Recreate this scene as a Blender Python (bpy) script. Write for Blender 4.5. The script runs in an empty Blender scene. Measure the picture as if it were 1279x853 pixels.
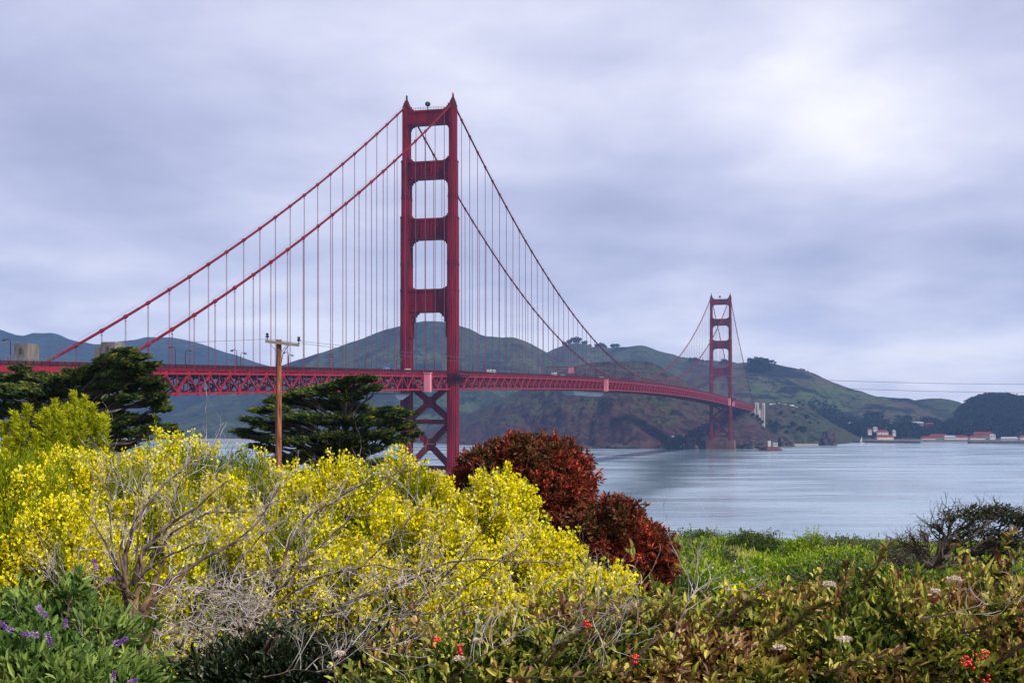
import bpy, math, random
import numpy as np
from mathutils import Vector
C = bpy.context.scene.collection
scene = bpy.context.scene
R = math.radians
W0, H0, F, HY, CZ = 1279.0, 853.0, 1707.0, 520.0, 48.0   # picture size, focal length in pixels, horizon row, eye height (m)

# ------------------------------------------------------------------ camera, sky, sun, exposure
cam = bpy.data.cameras.new("camera"); camo = bpy.data.objects.new("camera", cam); C.objects.link(camo)
camo.location = (0, 0, CZ); camo.rotation_euler = (R(90), 0, 0)
cam.sensor_width = 36.0; cam.lens = 36.0 * F / W0; cam.shift_y = (HY - H0 / 2) / W0
cam.clip_start = 0.1; cam.clip_end = 20000.0
scene.camera = camo

SUN_EL, SUN_AZ = 46.0, 128.0          # azimuth clockwise from the view direction (+Y)
world = bpy.data.worlds.new("World"); scene.world = world; world.use_nodes = True
def build_world():
    nt = world.node_tree; nt.nodes.clear(); N = nt.nodes.new; L = nt.links.new
    out = N('ShaderNodeOutputWorld'); bg = N('ShaderNodeBackground'); L(bg.outputs[0], out.inputs[0])
    sky = N('ShaderNodeTexSky'); sky.sky_type = 'NISHITA'; sky.sun_disc = False
    sky.sun_elevation = R(SUN_EL); sky.sun_rotation = R(SUN_AZ)
    tc = N('ShaderNodeTexCoord'); sep = N('ShaderNodeSeparateXYZ'); L(tc.outputs['Generated'], sep.inputs[0])
    def m(op, a, b=None, c=None, clamp=False):
        n = N('ShaderNodeMath'); n.operation = op; n.use_clamp = clamp
        for i, v in enumerate((a, b, c)):
            if v is None: continue
            if isinstance(v, (int, float)): n.inputs[i].default_value = v
            else: L(v, n.inputs[i])
        return n.outputs[0]
    zc = m('MAXIMUM', sep.outputs[2], 0.0)
    den = m('ADD', zc, 0.16)
    cx = m('DIVIDE', sep.outputs[0], den); cy = m('DIVIDE', sep.outputs[1], den)
    comb = N('ShaderNodeCombineXYZ'); L(cx, comb.inputs[0]); L(cy, comb.inputs[1])
    def noise(scale, detail, rough, off, dist=0.0, stretch=(1, 1, 1)):
        mp = N('ShaderNodeMapping'); mp.inputs['Location'].default_value = off; mp.inputs['Scale'].default_value = stretch
        L(comb.outputs[0], mp.inputs[0])
        n = N('ShaderNodeTexNoise'); n.inputs['Scale'].default_value = scale; n.inputs['Detail'].default_value = detail
        n.inputs['Roughness'].default_value = rough; n.inputs['Distortion'].default_value = dist
        L(mp.outputs[0], n.inputs['Vector']); return n.outputs['Fac']
    n1 = noise(1.15, 5, 0.50, (3.1, 7.7, 0), 0.08, (0.9, 0.7, 1))
    n2 = noise(2.9, 6, 0.55, (11.3, 2.2, 0), 0.15, (0.9, 0.8, 1))
    def lobe(px, py, k, amp):            # a brighter or duller stretch of the cloud deck towards a direction
        v = Vector(((px - 639.5) / F, 1.0, (HY - py) / F)).normalized()
        d = N('ShaderNodeVectorMath'); d.operation = 'DOT_PRODUCT'; L(tc.outputs['Generated'], d.inputs[0]); d.inputs[1].default_value = v
        e = m('POWER', m('MAXIMUM', d.outputs['Value'], 0.0), k)
        return m('MULTIPLY', e, amp)
    base = m('ADD', m('MULTIPLY', m('SUBTRACT', n1, 0.5), 1.5), m('MULTIPLY', m('SUBTRACT', n2, 0.5), 0.72))
    base = m('ADD', base, 0.41)
    for a in ((1075, 128, 150, 0.42), (1180, 0, 420, -0.30), (900, 0, 600, -0.14), (560, 30, 420, 0.16), (420, 360, 260, 0.14), (860, 420, 300, 0.10),
              (60, 170, 300, -0.20), (420, 230, 300, -0.08), (820, 330, 260, -0.08), (60, 10, 700, 0.12), (1000, 345, 700, -0.16), (1260, 330, 600, -0.12), (300, 120, 500, -0.05), (700, 230, 500, -0.02)):
        base = m('ADD', base, lobe(*a))
    low = m('POWER', m('SUBTRACT', 1.0, m('MULTIPLY', zc, 9.0), None, True), 1.5)   # the deck pales near the horizon
    base = m('ADD', base, m('MULTIPLY', low, 0.62))
    ramp = N('ShaderNodeValToRGB'); L(base, ramp.inputs[0]); cr = ramp.color_ramp; cr.interpolation = 'B_SPLINE'
    cr.elements[0].position = 0.0; cr.elements[0].color = (0.345, 0.365, 0.54, 1)
    cr.elements[1].position = 1.0; cr.elements[1].color = (0.95, 0.94, 0.985, 1)
    for p, c in ((0.3, (0.475, 0.50, 0.685)), (0.55, (0.615, 0.625, 0.79)), (0.78, (0.77, 0.765, 0.88))):
        e = cr.elements.new(p); e.color = (*c, 1)
    mul = N('ShaderNodeMix'); mul.data_type = 'RGBA'; mul.blend_type = 'MIX'; mul.inputs[0].default_value = 0.93
    sc = N('ShaderNodeVectorMath'); sc.operation = 'SCALE'; L(sky.outputs[0], sc.inputs[0]); sc.inputs['Scale'].default_value = 0.10
    L(sc.outputs[0], mul.inputs[6]); L(ramp.outputs[0], mul.inputs[7])
    # cloud dimmed overhead to weaken the ambient fill and deepen shadows
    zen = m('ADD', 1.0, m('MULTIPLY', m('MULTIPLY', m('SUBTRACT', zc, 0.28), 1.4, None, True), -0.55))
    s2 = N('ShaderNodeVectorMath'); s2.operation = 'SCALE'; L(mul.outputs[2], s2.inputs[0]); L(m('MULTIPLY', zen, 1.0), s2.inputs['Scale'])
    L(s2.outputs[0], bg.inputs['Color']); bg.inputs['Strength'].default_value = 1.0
build_world()
sun = bpy.data.lights.new("sun", 'SUN'); suno = bpy.data.objects.new("sun", sun); C.objects.link(suno)
sun.energy = 5.0; sun.angle = R(3); sun.color = (1.0, 0.93, 0.82)
sd = Vector((math.sin(R(SUN_AZ)) * math.cos(R(SUN_EL)), math.cos(R(SUN_AZ)) * math.cos(R(SUN_EL)), math.sin(R(SUN_EL))))
suno.rotation_euler = sd.to_track_quat('Z', 'Y').to_euler()
vs = scene.view_settings; vs.view_transform = 'Standard'; vs.look = 'None'; vs.exposure = 0.28; vs.gamma = 1.0
cy = scene.cycles; cy.max_bounces = 6; cy.diffuse_bounces = 2; cy.glossy_bounces = 2; cy.transmission_bounces = 3; cy.volume_bounces = 0
cy.transparent_max_bounces = 4; cy.sample_clamp_indirect = 4.0

# ------------------------------------------------------------------ helpers
def at(px, py, D): return np.array(((px - 639.5) / F * D, D, CZ + (HY - py) / F * D))
def hsh(i, j, s):
    n = (i * 374761393 + j * 668265263 + s * 974634777) & 0xFFFFFFFF
    n = ((n ^ (n >> 13)) * 1274126177) & 0xFFFFFFFF
    return ((n ^ (n >> 16)) & 0xFFFF) / 65535.0
def vnoise(x, y, s=0):
    x = np.asarray(x, float); y = np.asarray(y, float)
    i = np.floor(x).astype(np.int64); j = np.floor(y).astype(np.int64)
    u = x - i; v = y - j; u = u * u * (3 - 2 * u); v = v * v * (3 - 2 * v)
    return (hsh(i, j, s) * (1 - u) + hsh(i + 1, j, s) * u) * (1 - v) + (hsh(i, j + 1, s) * (1 - u) + hsh(i + 1, j + 1, s) * u) * v
def fbm(x, y, o=4, s=0, g=0.5):
    t = 0; a = 1; n = 0
    for k in range(o):
        t = t + a * (vnoise(x, y, s + k) - 0.5); n += a; a *= g; x = np.asarray(x) * 2.03; y = np.asarray(y) * 2.03
    return t / n * 2
def sstep(a, b, x):
    t = np.clip((np.asarray(x, float) - a) / (b - a), 0, 1); return t * t * (3 - 2 * t)

def link(name, me, parent=None, mats=()):
    for m in mats: me.materials.append(m)
    o = bpy.data.objects.new(name, me); C.objects.link(o)
    if parent is not None: o.parent = parent
    return o
def tag(o, label=None, cat=None, group=None, kind=None):
    if label: o['label'] = label
    if cat: o['category'] = cat
    if group: o['group'] = group
    if kind: o['kind'] = kind
    return o
def empty(name, loc=(0, 0, 0), label=None, cat=None, group=None, parent=None, rz=0.0):
    o = bpy.data.objects.new(name, None); C.objects.link(o); o.location = loc; o.rotation_euler = (0, 0, rz); o.empty_display_size = 0.2
    if parent is not None: o.parent = parent
    return tag(o, label, cat, group)
def copy_tree(o, parent=None):
    c = o.copy(); C.objects.link(c); c.parent = parent
    for ch in list(o.children): copy_tree(ch, c)
    return c
def np_mesh(name, V, Fq, mi=None, rnd=None, smooth=False):
    """V (n,3); Fq (m,k) faces of one size; mi material per face; rnd one number per face"""
    me = bpy.data.meshes.new(name); V = np.ascontiguousarray(V, np.float32); Fq = np.ascontiguousarray(Fq, np.int32); m, k = Fq.shape
    me.vertices.add(len(V)); me.vertices.foreach_set('co', V.ravel())
    me.loops.add(m * k); me.loops.foreach_set('vertex_index', Fq.ravel())
    me.polygons.add(m); me.polygons.foreach_set('loop_start', np.arange(0, m * k, k, dtype=np.int32))
    if mi is not None: me.polygons.foreach_set('material_index', np.ascontiguousarray(mi, np.int32))
    me.polygons.foreach_set('use_smooth', np.full(m, smooth, bool))
    me.update(calc_edges=True)
    if rnd is not None:
        a = me.attributes.new('rnd', 'FLOAT', 'FACE'); a.data.foreach_set('value', np.ascontiguousarray(rnd, np.float32))
    return me

class MB:
    def __init__(s): s.v = []; s.f = []; s.m = []
    def face(s, *pts, mi=0):
        b = len(s.v); s.v += [tuple(p) for p in pts]; s.f.append(tuple(range(b, b + len(pts)))); s.m.append(mi)
    def hexa(s, p, mi=0):           # 8 corners: 0-3 bottom ring, 4-7 top ring
        b = len(s.v); s.v += [tuple(q) for q in p]
        for q in ((3, 2, 1, 0), (4, 5, 6, 7), (0, 1, 5, 4), (1, 2, 6, 5), (2, 3, 7, 6), (3, 0, 4, 7)):
            s.f.append(tuple(b + i for i in q)); s.m.append(mi)
    def box(s, x0, x1, y0, y1, z0, z1, mi=0):
        s.hexa(((x0, y0, z0), (x1, y0, z0), (x1, y1, z0), (x0, y1, z0), (x0, y0, z1), (x1, y0, z1), (x1, y1, z1), (x0, y1, z1)), mi)
    def bar(s, p, q, w, h, up=(0, 0, 1), mi=0):
        p = Vector(p); q = Vector(q); d = (q - p).normalized(); u = Vector(up); a = d.cross(u)
        if a.length < 1e-4: a = d.cross(Vector((1, 0, 0)))
        a.normalize(); b = a.cross(d).normalized(); a *= w / 2; b *= h / 2
        s.hexa((p - a - b, p + a - b, p + a + b, p - a + b, q - a - b, q + a - b, q + a + b, q - a + b), mi)
    def tube(s, pts, rad, k=6, mi=0, cap=True):
        n = len(pts); b = len(s.v)
        P = [Vector(p) for p in pts]; ref = Vector((0.31, 0.17, 0.93))
        for i in range(n):
            d = (P[min(i + 1, n - 1)] - P[max(i - 1, 0)])
            d = d.normalized() if d.length > 1e-9 else Vector((0, 0, 1))
            a = d.cross(ref)
            if a.length < 0.05: a = d.cross(Vector((1, 0, 0)))
            a.normalize(); c = d.cross(a); r = rad[i] if hasattr(rad, '__len__') else rad
            for j in range(k):
                t = 2 * math.pi * j / k; s.v.append(tuple(P[i] + (a * math.cos(t) + c * math.sin(t)) * r))
        for i in range(n - 1):
            for j in range(k):
                s.f.append((b + i * k + j, b + i * k + (j + 1) % k, b + (i + 1) * k + (j + 1) % k, b + (i + 1) * k + j)); s.m.append(mi)
        if cap:
            s.f.append(tuple(b + j for j in reversed(range(k)))); s.m.append(mi)
            s.f.append(tuple(b + (n - 1) * k + j for j in range(k))); s.m.append(mi)
    def prism(s, poly, z0, z1, mi=0, sc=1.0):      # plan polygon, optionally shrinking upwards
        n = len(poly); b = len(s.v)
        s.v += [(x, y, z0) for x, y in poly] + [(x * sc, y * sc, z1) for x, y in poly]
        s.f.append(tuple(b + j for j in reversed(range(n)))); s.f.append(tuple(b + n + j for j in range(n))); s.m += [mi, mi]
        for j in range(n): s.f.append((b + j, b + (j + 1) % n, b + n + (j + 1) % n, b + n + j)); s.m.append(mi)
    def plate(s, poly, y0, y1, mi=0):              # outline in (x, z) given thickness along y
        n = len(poly); b = len(s.v)
        s.v += [(x, y0, z) for x, z in poly] + [(x, y1, z) for x, z in poly]
        s.f.append(tuple(b + j for j in range(n))); s.f.append(tuple(b + n + j for j in reversed(range(n)))); s.m += [mi, mi]
        for j in range(n): s.f.append((b + (j + 1) % n, b + j, b + n + j, b + n + (j + 1) % n)); s.m.append(mi)
    def lathe(s, c, prof, k=12, mi=0):
        s.tube([(c[0], c[1], c[2] + z) for r, z in prof], [r for r, z in prof], k, mi)
    def mesh(s, name, smooth=False):
        me = bpy.data.meshes.new(name); me.from_pydata(s.v, [], s.f); me.polygons.foreach_set('material_index', s.m)
        me.polygons.foreach_set('use_smooth', [smooth] * len(s.f)); me.update(); return me
    def build(s, name, mats, parent=None, smooth=False):
        return link(name, s.mesh(name, smooth), parent, mats if isinstance(mats, (list, tuple)) else (mats,))

# ------------------------------------------------------------------ materials
def mat(name, col, rough=0.7, spec=0.3, metal=0.0, var=0.12, scale=3.0, bump=0.0, bscale=8.0, col2=None, stretch=(1, 1, 1), detail=5.0, thr=(0.3, 0.7)):
    m = bpy.data.materials.new(name); m.use_nodes = True; nt = m.node_tree; b = nt.nodes['Principled BSDF']; N = nt.nodes.new; L = nt.links.new
    b.inputs['Roughness'].default_value = rough; b.inputs['Specular IOR Level'].default_value = spec; b.inputs['Metallic'].default_value = metal
    tc = N('ShaderNodeTexCoord'); mp = N('ShaderNodeMapping'); mp.inputs['Scale'].default_value = stretch; L(tc.outputs['Object'], mp.inputs[0])
    n = N('ShaderNodeTexNoise'); n.inputs['Scale'].default_value = scale; n.inputs['Detail'].default_value = detail; L(mp.outputs[0], n.inputs['Vector'])
    crn = N('ShaderNodeValToRGB'); L(n.outputs['Fac'], crn.inputs[0])
    c2 = col2 if col2 else tuple(min(1, c * (1 + var)) for c in col); c1 = col if col2 else tuple(c * (1 - var) for c in col)
    cr = crn.color_ramp; cr.elements[0].position = thr[0]; cr.elements[0].color = (*c1, 1); cr.elements[1].position = thr[1]; cr.elements[1].color = (*c2, 1)
    L(crn.outputs[0], b.inputs['Base Color'])
    if bump:
        n2 = N('ShaderNodeTexNoise'); n2.inputs['Scale'].default_value = bscale; n2.inputs['Detail'].default_value = 4; L(mp.outputs[0], n2.inputs['Vector'])
        bp = N('ShaderNodeBump'); bp.inputs['Strength'].default_value = bump; L(n2.outputs['Fac'], bp.inputs['Height']); L(bp.outputs[0], b.inputs['Normal'])
    return m
def leafmat(name, cols, trans=0.25, rough=0.5, spec=0.25, scale=2.0):
    """leaf colour picked leaf by leaf from a list of (position, colour)"""
    m = bpy.data.materials.new(name); m.use_nodes = True; nt = m.node_tree; b = nt.nodes['Principled BSDF']; N = nt.nodes.new; L = nt.links.new
    out = nt.nodes['Material Output']
    a = N('ShaderNodeAttribute'); a.attribute_name = 'rnd'; cr = N('ShaderNodeValToRGB'); L(a.outputs['Fac'], cr.inputs[0])
    e = cr.color_ramp.elements; e[0].position = cols[0][0]; e[0].color = (*cols[0][1], 1); e[1].position = cols[-1][0]; e[1].color = (*cols[-1][1], 1)
    for p, c in cols[1:-1]: q = e.new(p); q.color = (*c, 1)
    b.inputs['Roughness'].default_value = rough; b.inputs['Specular IOR Level'].default_value = spec
    L(cr.outputs[0], b.inputs['Base Color'])
    t = N('ShaderNodeBsdfTranslucent'); L(cr.outputs[0], t.inputs['Color']); mx = N('ShaderNodeMixShader'); mx.inputs[0].default_value = trans
    L(b.outputs[0], mx.inputs[1]); L(t.outputs[0], mx.inputs[2]); L(mx.outputs[0], out.inputs[0])
    return m
M = {}
M['red'] = mat('red_bridge_paint', (0.062, 0.0008, 0.005), 0.65, 0.12, scale=0.45, detail=7, col2=(0.175, 0.003, 0.015), stretch=(1, 1, 0.14))
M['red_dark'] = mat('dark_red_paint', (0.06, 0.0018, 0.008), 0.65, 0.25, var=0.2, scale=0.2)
M['red_light'] = mat('lit_red_paint', (0.205, 0.005, 0.019), 0.55, 0.25, var=0.25, scale=0.5)  # brighter copy of the bridge red: the truss's lit look is in the colour
M['pink'] = mat('lit_pink_panel', (0.60, 0.19, 0.24), 0.6, 0.2, var=0.1, scale=0.3)  # pale pink carries the lit look of the housings in its colour
M['rope'] = mat('suspender_rope', (0.13, 0.03, 0.07), 0.6, 0.3, var=0.1)
M['asphalt'] = mat('asphalt', (0.05, 0.05, 0.052), 0.85)
M['concrete'] = mat('weathered_concrete', (0.10, 0.085, 0.075), 0.85, 0.2, scale=0.5, bump=0.2, col2=(0.20, 0.175, 0.15), stretch=(1, 1, 0.35))
M['pale_concrete'] = mat('pale_concrete', (0.40, 0.36, 0.33), 0.85, 0.2, var=0.2, scale=0.1)
M['pier'] = mat('pier_concrete', (0.085, 0.028, 0.025), 0.85, 0.2, scale=0.15, col2=(0.17, 0.08, 0.065), stretch=(1, 1, 0.3))
M['grey_metal'] = mat('grey_metal', (0.10, 0.13, 0.19), 0.5, 0.4, var=0.1)
M['dark'] = mat('dark_metal', (0.03, 0.025, 0.03), 0.6)
M['white'] = mat('white_paint', (0.44, 0.42, 0.40), 0.6, var=0.15)
M['cream'] = mat('cream_paint', (0.66, 0.50, 0.33), 0.7, var=0.06)
M['red_roof'] = mat('red_roof_tiles', (0.15, 0.013, 0.014), 0.85, var=0.25, scale=0.4)
M['grey_roof'] = mat('grey_roof_sheet', (0.26, 0.29, 0.34), 0.6, var=0.1)
M['window'] = mat('dark_window_glass', (0.025, 0.03, 0.04), 0.15, 0.5)
M['lamp_glass'] = mat('lamp_glass', (0.55, 0.40, 0.16), 0.35, 0.5)
# ------------------------------------------------------------------ setting: water, hills, near ground
def water():
    m = bpy.data.materials.new('bay_water'); m.use_nodes = True; nt = m.node_tree; b = nt.nodes['Principled BSDF']; N = nt.nodes.new; L = nt.links.new
    b.inputs['Roughness'].default_value = 0.16; b.inputs['IOR'].default_value = 1.333
    tc = N('ShaderNodeTexCoord')
    def nz(scale, det, st):
        mp = N('ShaderNodeMapping'); mp.inputs['Scale'].default_value = st; L(tc.outputs['Object'], mp.inputs[0])
        n = N('ShaderNodeTexNoise'); n.inputs['Scale'].default_value = scale; n.inputs['Detail'].default_value = det; n.inputs['Roughness'].default_value = 0.6
        L(mp.outputs[0], n.inputs['Vector']); return n
    a = nz(0.22, 5, (0.6, 1, 1)); c = nz(0.012, 4, (0.5, 1.3, 1))
    bp = N('ShaderNodeBump'); bp.inputs['Strength'].default_value = 0.42; bp.inputs['Distance'].default_value = 0.55; L(a.outputs['Fac'], bp.inputs['Height'])
    bp2 = N('ShaderNodeBump'); bp2.inputs['Strength'].default_value = 0.45; bp2.inputs['Distance'].default_value = 1.6; L(nz(0.06, 5, (0.7, 1.3, 1)).outputs['Fac'], bp2.inputs['Height']); L(bp2.outputs[0], bp.inputs['Normal'])
    cr = N('ShaderNodeValToRGB'); L(c.outputs['Fac'], cr.inputs[0])       # smooth slicks and ruffled lanes of the tide
    cr.color_ramp.elements[0].position = 0.42; cr.color_ramp.elements[0].color = (0.10, 0.10, 0.10, 1); cr.color_ramp.elements[1].position = 0.62; cr.color_ramp.elements[1].color = (0.28, 0.28, 0.28, 1)
    L(bp.outputs[0], b.inputs['Normal'])
    # silt laden pale water and a darker, smoother teal lane that runs from the strait towards the shore
    sp = N('ShaderNodeSeparateXYZ'); L(tc.outputs['Object'], sp.inputs[0])
    def mt(op, a_, b_=None):
        n = N('ShaderNodeMath'); n.operation = op
        for i, v in enumerate((a_, b_)):
            if v is None: continue
            if isinstance(v, (int, float)): n.inputs[i].default_value = v
            else: L(v, n.inputs[i])
        return n.outputs[0]
    off = mt('SUBTRACT', sp.outputs[0], mt('ADD', 30.0, mt('MULTIPLY', mt('SUBTRACT', sp.outputs[1], 620.0), 0.185)))
    off = mt('ADD', off, mt('MULTIPLY', mt('SUBTRACT', nz(0.004, 4, (1, 1, 1)).outputs['Fac'], 0.5), 170.0))
    wd = mt('ADD', 6.0, mt('MULTIPLY', mt('MAXIMUM', mt('SUBTRACT', sp.outputs[1], 560.0), 0.0), 0.042))
    g = mt('DIVIDE', off, wd); lane = mt('MULTIPLY', 0.62, mt('POWER', 2.718, mt('MULTIPLY', mt('MULTIPLY', g, g), -1.0)))
    pale = mt('MULTIPLY', nz(0.006, 5, (0.5, 1.4, 1)).outputs['Fac'], 1.0)
    r2 = N('ShaderNodeValToRGB'); L(pale, r2.inputs[0]); r2.color_ramp.elements[0].position = .35; r2.color_ramp.elements[0].color = (.20, .29, .39, 1); r2.color_ramp.elements[1].position = .66; r2.color_ramp.elements[1].color = (.29, .37, .46, 1)
    mx = N('ShaderNodeMix'); mx.data_type = 'RGBA'; L(mt('MULTIPLY', lane, 0.9), mx.inputs[0]); L(r2.outputs[0], mx.inputs[6]); mx.inputs[7].default_value = (.012, .075, .095, 1)
    rm = N('ShaderNodeMix'); rm.data_type = 'FLOAT'; L(lane, rm.inputs[0]); L(cr.outputs[0], rm.inputs[2]); rm.inputs[3].default_value = .04; L(rm.outputs[0], b.inputs['Roughness'])
    bm_ = mt('SUBTRACT', 0.42, mt('MULTIPLY', lane, 0.34)); L(bm_, bp.inputs['Strength']); L(mt('SUBTRACT', 0.30, mt('MULTIPLY', lane, 0.25)), bp2.inputs['Strength'])
    L(mx.outputs[2], b.inputs['Base Color'])
    V = [(-5200, -900, 0), (5200, -900, 0), (5200, 6400, 0), (-5200, 6400, 0)]
    me = bpy.data.meshes.new('water'); me.from_pydata(V, [], [(0, 1, 2, 3)])
    tag(link('water', me, None, (m,)), 'grey blue bay water under the red bridge', 'water', kind='structure')
water()

def hillmat(name, grass, grass2, rock, scrub, rock_amt=0.5, scrub_amt=0.5, sc=1.0, rock_low=0.0, wave=0.0):
    m = bpy.data.materials.new(name); m.use_nodes = True; nt = m.node_tree; b = nt.nodes['Principled BSDF']; N = nt.nodes.new; L = nt.links.new
    b.inputs['Roughness'].default_value = 0.95; b.inputs['Specular IOR Level'].default_value = 0.08
    tc = N('ShaderNodeTexCoord'); g = N('ShaderNodeNewGeometry')
    def nz(scale, det=5, dist=0.0, st=(1, 1, 1), rough=0.55):
        mp = N('ShaderNodeMapping'); mp.inputs['Scale'].default_value = st; L(tc.outputs['Object'], mp.inputs[0])
        n = N('ShaderNodeTexNoise'); n.inputs['Scale'].default_value = scale * sc; n.inputs['Detail'].default_value = det; n.inputs['Distortion'].default_value = dist
        n.inputs['Roughness'].default_value = rough
        L(mp.outputs[0], n.inputs['Vector']); return n.outputs['Fac']
    def rampf(f, a, c):
        r = N('ShaderNodeMapRange'); r.interpolation_type = 'SMOOTHSTEP'; L(f, r.inputs[0]); r.inputs[1].default_value = a; r.inputs[2].default_value = c; return r.outputs[0]
    def mix(f, a, c):
        n = N('ShaderNodeMix'); n.data_type = 'RGBA'; L(f, n.inputs[0])
        for i, v in ((6, a), (7, c)):
            if isinstance(v, tuple): n.inputs[i].default_value = (*v, 1)
            else: L(v, n.inputs[i])
        return n.outputs[2]
    def mth(op, a, c):
        n = N('ShaderNodeMath'); n.operation = op
        for i, v in enumerate((a, c)):
            if isinstance(v, (int, float)): n.inputs[i].default_value = v
            else: L(v, n.inputs[i])
        return n.outputs[0]
    col = mix(rampf(nz(0.006, 6), 0.38, 0.62), grass, grass2)
    sep = N('ShaderNodeSeparateXYZ'); L(g.outputs['True Normal'], sep.inputs[0])
    rf = mth('ADD', nz(0.011, 8, 0.6, (1, 1, 1.6)), mth('MULTIPLY', mth('SUBTRACT', 0.72, sep.outputs[2]), 0.9))
    if rock_low:
        pz = N('ShaderNodeSeparateXYZ'); L(tc.outputs['Object'], pz.inputs[0])
        rf = mth('ADD', rf, mth('MULTIPLY', rampf(pz.outputs[2], 70, 5), rock_low))
    rcol = mix(rampf(nz(0.022, 7, 1.6, (1.0, 1, 1.3)), 0.35, 0.68), rock, tuple(c * 0.33 for c in rock))
    col = mix(rampf(rf, 0.66 - 0.3 * rock_amt, 0.80 - 0.3 * rock_amt), col, rcol)
    sf = nz(0.0085, 8, 0.4)
    col = mix(rampf(sf, 0.68 - 0.25 * scrub_amt, 0.74 - 0.25 * scrub_amt), col, scrub)
    sp = nz(0.05, 7, 0.8); col = mix(rampf(sp, 0.53, 0.60), col, scrub)
    L(col, b.inputs['Base Color'])
    bp = N('ShaderNodeBump'); bp.inputs['Strength'].default_value = 1.0; bp.inputs['Distance'].default_value = 16.0; L(nz(0.035, 8, 0.3), bp.inputs['Height']); L(bp.outputs[0], b.inputs['Normal'])
    return m
HILLS = {}
def hill(name, label, prof, shore, ridge, m, shape=1.0, gully=0.10, gs=1.0, seed=0, back=0.7, step=2.5, rows=70, rough=1.2, foot=-3.0):
    """prof: skyline (px, py); shore and ridge: distance of the waterline and of the crest as (px, m) lists"""
    px = np.arange(prof[0][0], prof[-1][0] + .1, step)
    py = np.interp(px, [p[0] for p in prof], [p[1] for p in prof])
    k = np.ones(5) / 5; pyp = np.pad(py, 2, 'edge'); py = np.convolve(pyp, k, 'valid')
    py = py + rough * fbm(px / 14.0, px * 0 + seed, 4, seed)
    S = np.interp(px, [p[0] for p in shore], [p[1] for p in shore]) + 25 * fbm(px / 22.0, px * 0 + 3, 3, seed + 5)
    Rg = np.interp(px, [p[0] for p in ridge], [p[1] for p in ridge]) + 60 * fbm(px / 60.0, px * 0 + 9, 3, seed + 8)
    zr = CZ + (HY - py) / F * Rg
    t = np.concatenate((np.linspace(0, 1, rows), 1 + np.linspace(0.05, 1, 14)))
    T, PX = np.meshgrid(t, px, indexing='ij')
    Dp = S + (Rg - S) * T
    Dp = np.where(T > 1, Rg + (Rg - S) * back * (T - 1), Dp)
    X = (PX - 639.5) / F * Dp
    Tc = np.clip(T, 0, 1)
    Z = foot + (zr - foot) * (Tc ** shape if np.isscalar(shape) else np.interp(Tc, shape[0], shape[1]))
    g1 = np.abs(fbm(X / (170 * gs) + Dp / 700, Dp / (420 * gs), 4, seed + 20))
    g2 = fbm(X / (60 * gs), Dp / (90 * gs), 4, seed + 40)
    env = np.sin(np.pi * np.clip(Tc, 0, 1) ** 0.8) ** 0.7
    Z = Z - env * np.abs(zr) * gully * (1 - np.clip(g1 * 2.2, 0, 1)) + env * np.abs(zr) * gully * (0.45 * g2 + 0.22 * fbm(X / (18 * gs), Dp / (24 * gs), 3, seed + 60))
    lim = CZ + (zr - CZ) * Dp / Rg - 0.0006 * Dp * (1 - Tc)
    Z = np.where(T < 1, np.minimum(Z, lim), Z)
    Z = np.where(T > 1, zr - (zr - foot) * (T - 1) ** 1.5 * 0.9, Z)
    nr, nc = X.shape; idx = np.arange(nr * nc).reshape(nr, nc)
    Fq = np.stack((idx[:-1, :-1], idx[:-1, 1:], idx[1:, 1:], idx[1:, :-1]), -1).reshape(-1, 4)
    o = link(name, np_mesh(name, np.stack((X, Dp, Z), -1).reshape(-1, 3), Fq, smooth=True), None, (m,))
    tag(o, label, 'hill', kind='structure')
    HILLS[seed] = (px, t, X, Dp, Z)
    return o
def hill_z(seed, p, D):                  # surface point of a hill along a sight line at a distance
    px, t, X, Dp, Z = HILLS[seed]; c = int(np.argmin(np.abs(px - p)))
    return float(np.interp(D, Dp[:, c], Z[:, c]))
def hill_at(seed, p, py):                # nearest surface point of a hill seen at a picture position
    px, t, X, Dp, Z = HILLS[seed]; c = int(np.argmin(np.abs(px - p)))
    v = HY - (Z[:, c] - CZ) / Dp[:, c] * F
    i = int(np.argmax(v <= py)) if (v <= py).any() else int(np.argmin(v))
    return Vector((X[i, c], Dp[i, c], Z[i, c]))

hA = hillmat('far_hill_ground', (0.012, 0.022, 0.026), (0.022, 0.036, 0.036), (0.03, 0.026, 0.032), (0.007, 0.012, 0.016), 0.25, 0.5, 0.7)
hB = hillmat('grass_hill_ground', (0.048, 0.062, 0.032), (0.024, 0.035, 0.026), (0.05, 0.035, 0.04), (0.009, 0.014, 0.015), 0.35, 0.55)
hD = hillmat('green_brown_hill_ground', (0.05, 0.075, 0.026), (0.058, 0.046, 0.042), (0.065, 0.044, 0.046), (0.008, 0.013, 0.014), 0.3, 0.62)
hE = hillmat('cliff_ground', (0.04, 0.043, 0.021), (0.05, 0.035, 0.034), (0.062, 0.031, 0.036), (0.013, 0.010, 0.013), 0.85, 0.2, 1.3, rock_low=0.30)
hF = hillmat('flat_headland_ground', (0.03, 0.04, 0.02), (0.045, 0.038, 0.032), (0.06, 0.038, 0.038), (0.010, 0.013, 0.012), 0.45, 0.55, 1.3)
hG = hillmat('wooded_hill_ground', (0.015, 0.022, 0.02), (0.018, 0.026, 0.022), (0.025, 0.025, 0.024), (0.009, 0.014, 0.014), 0.1, 0.8)
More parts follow.
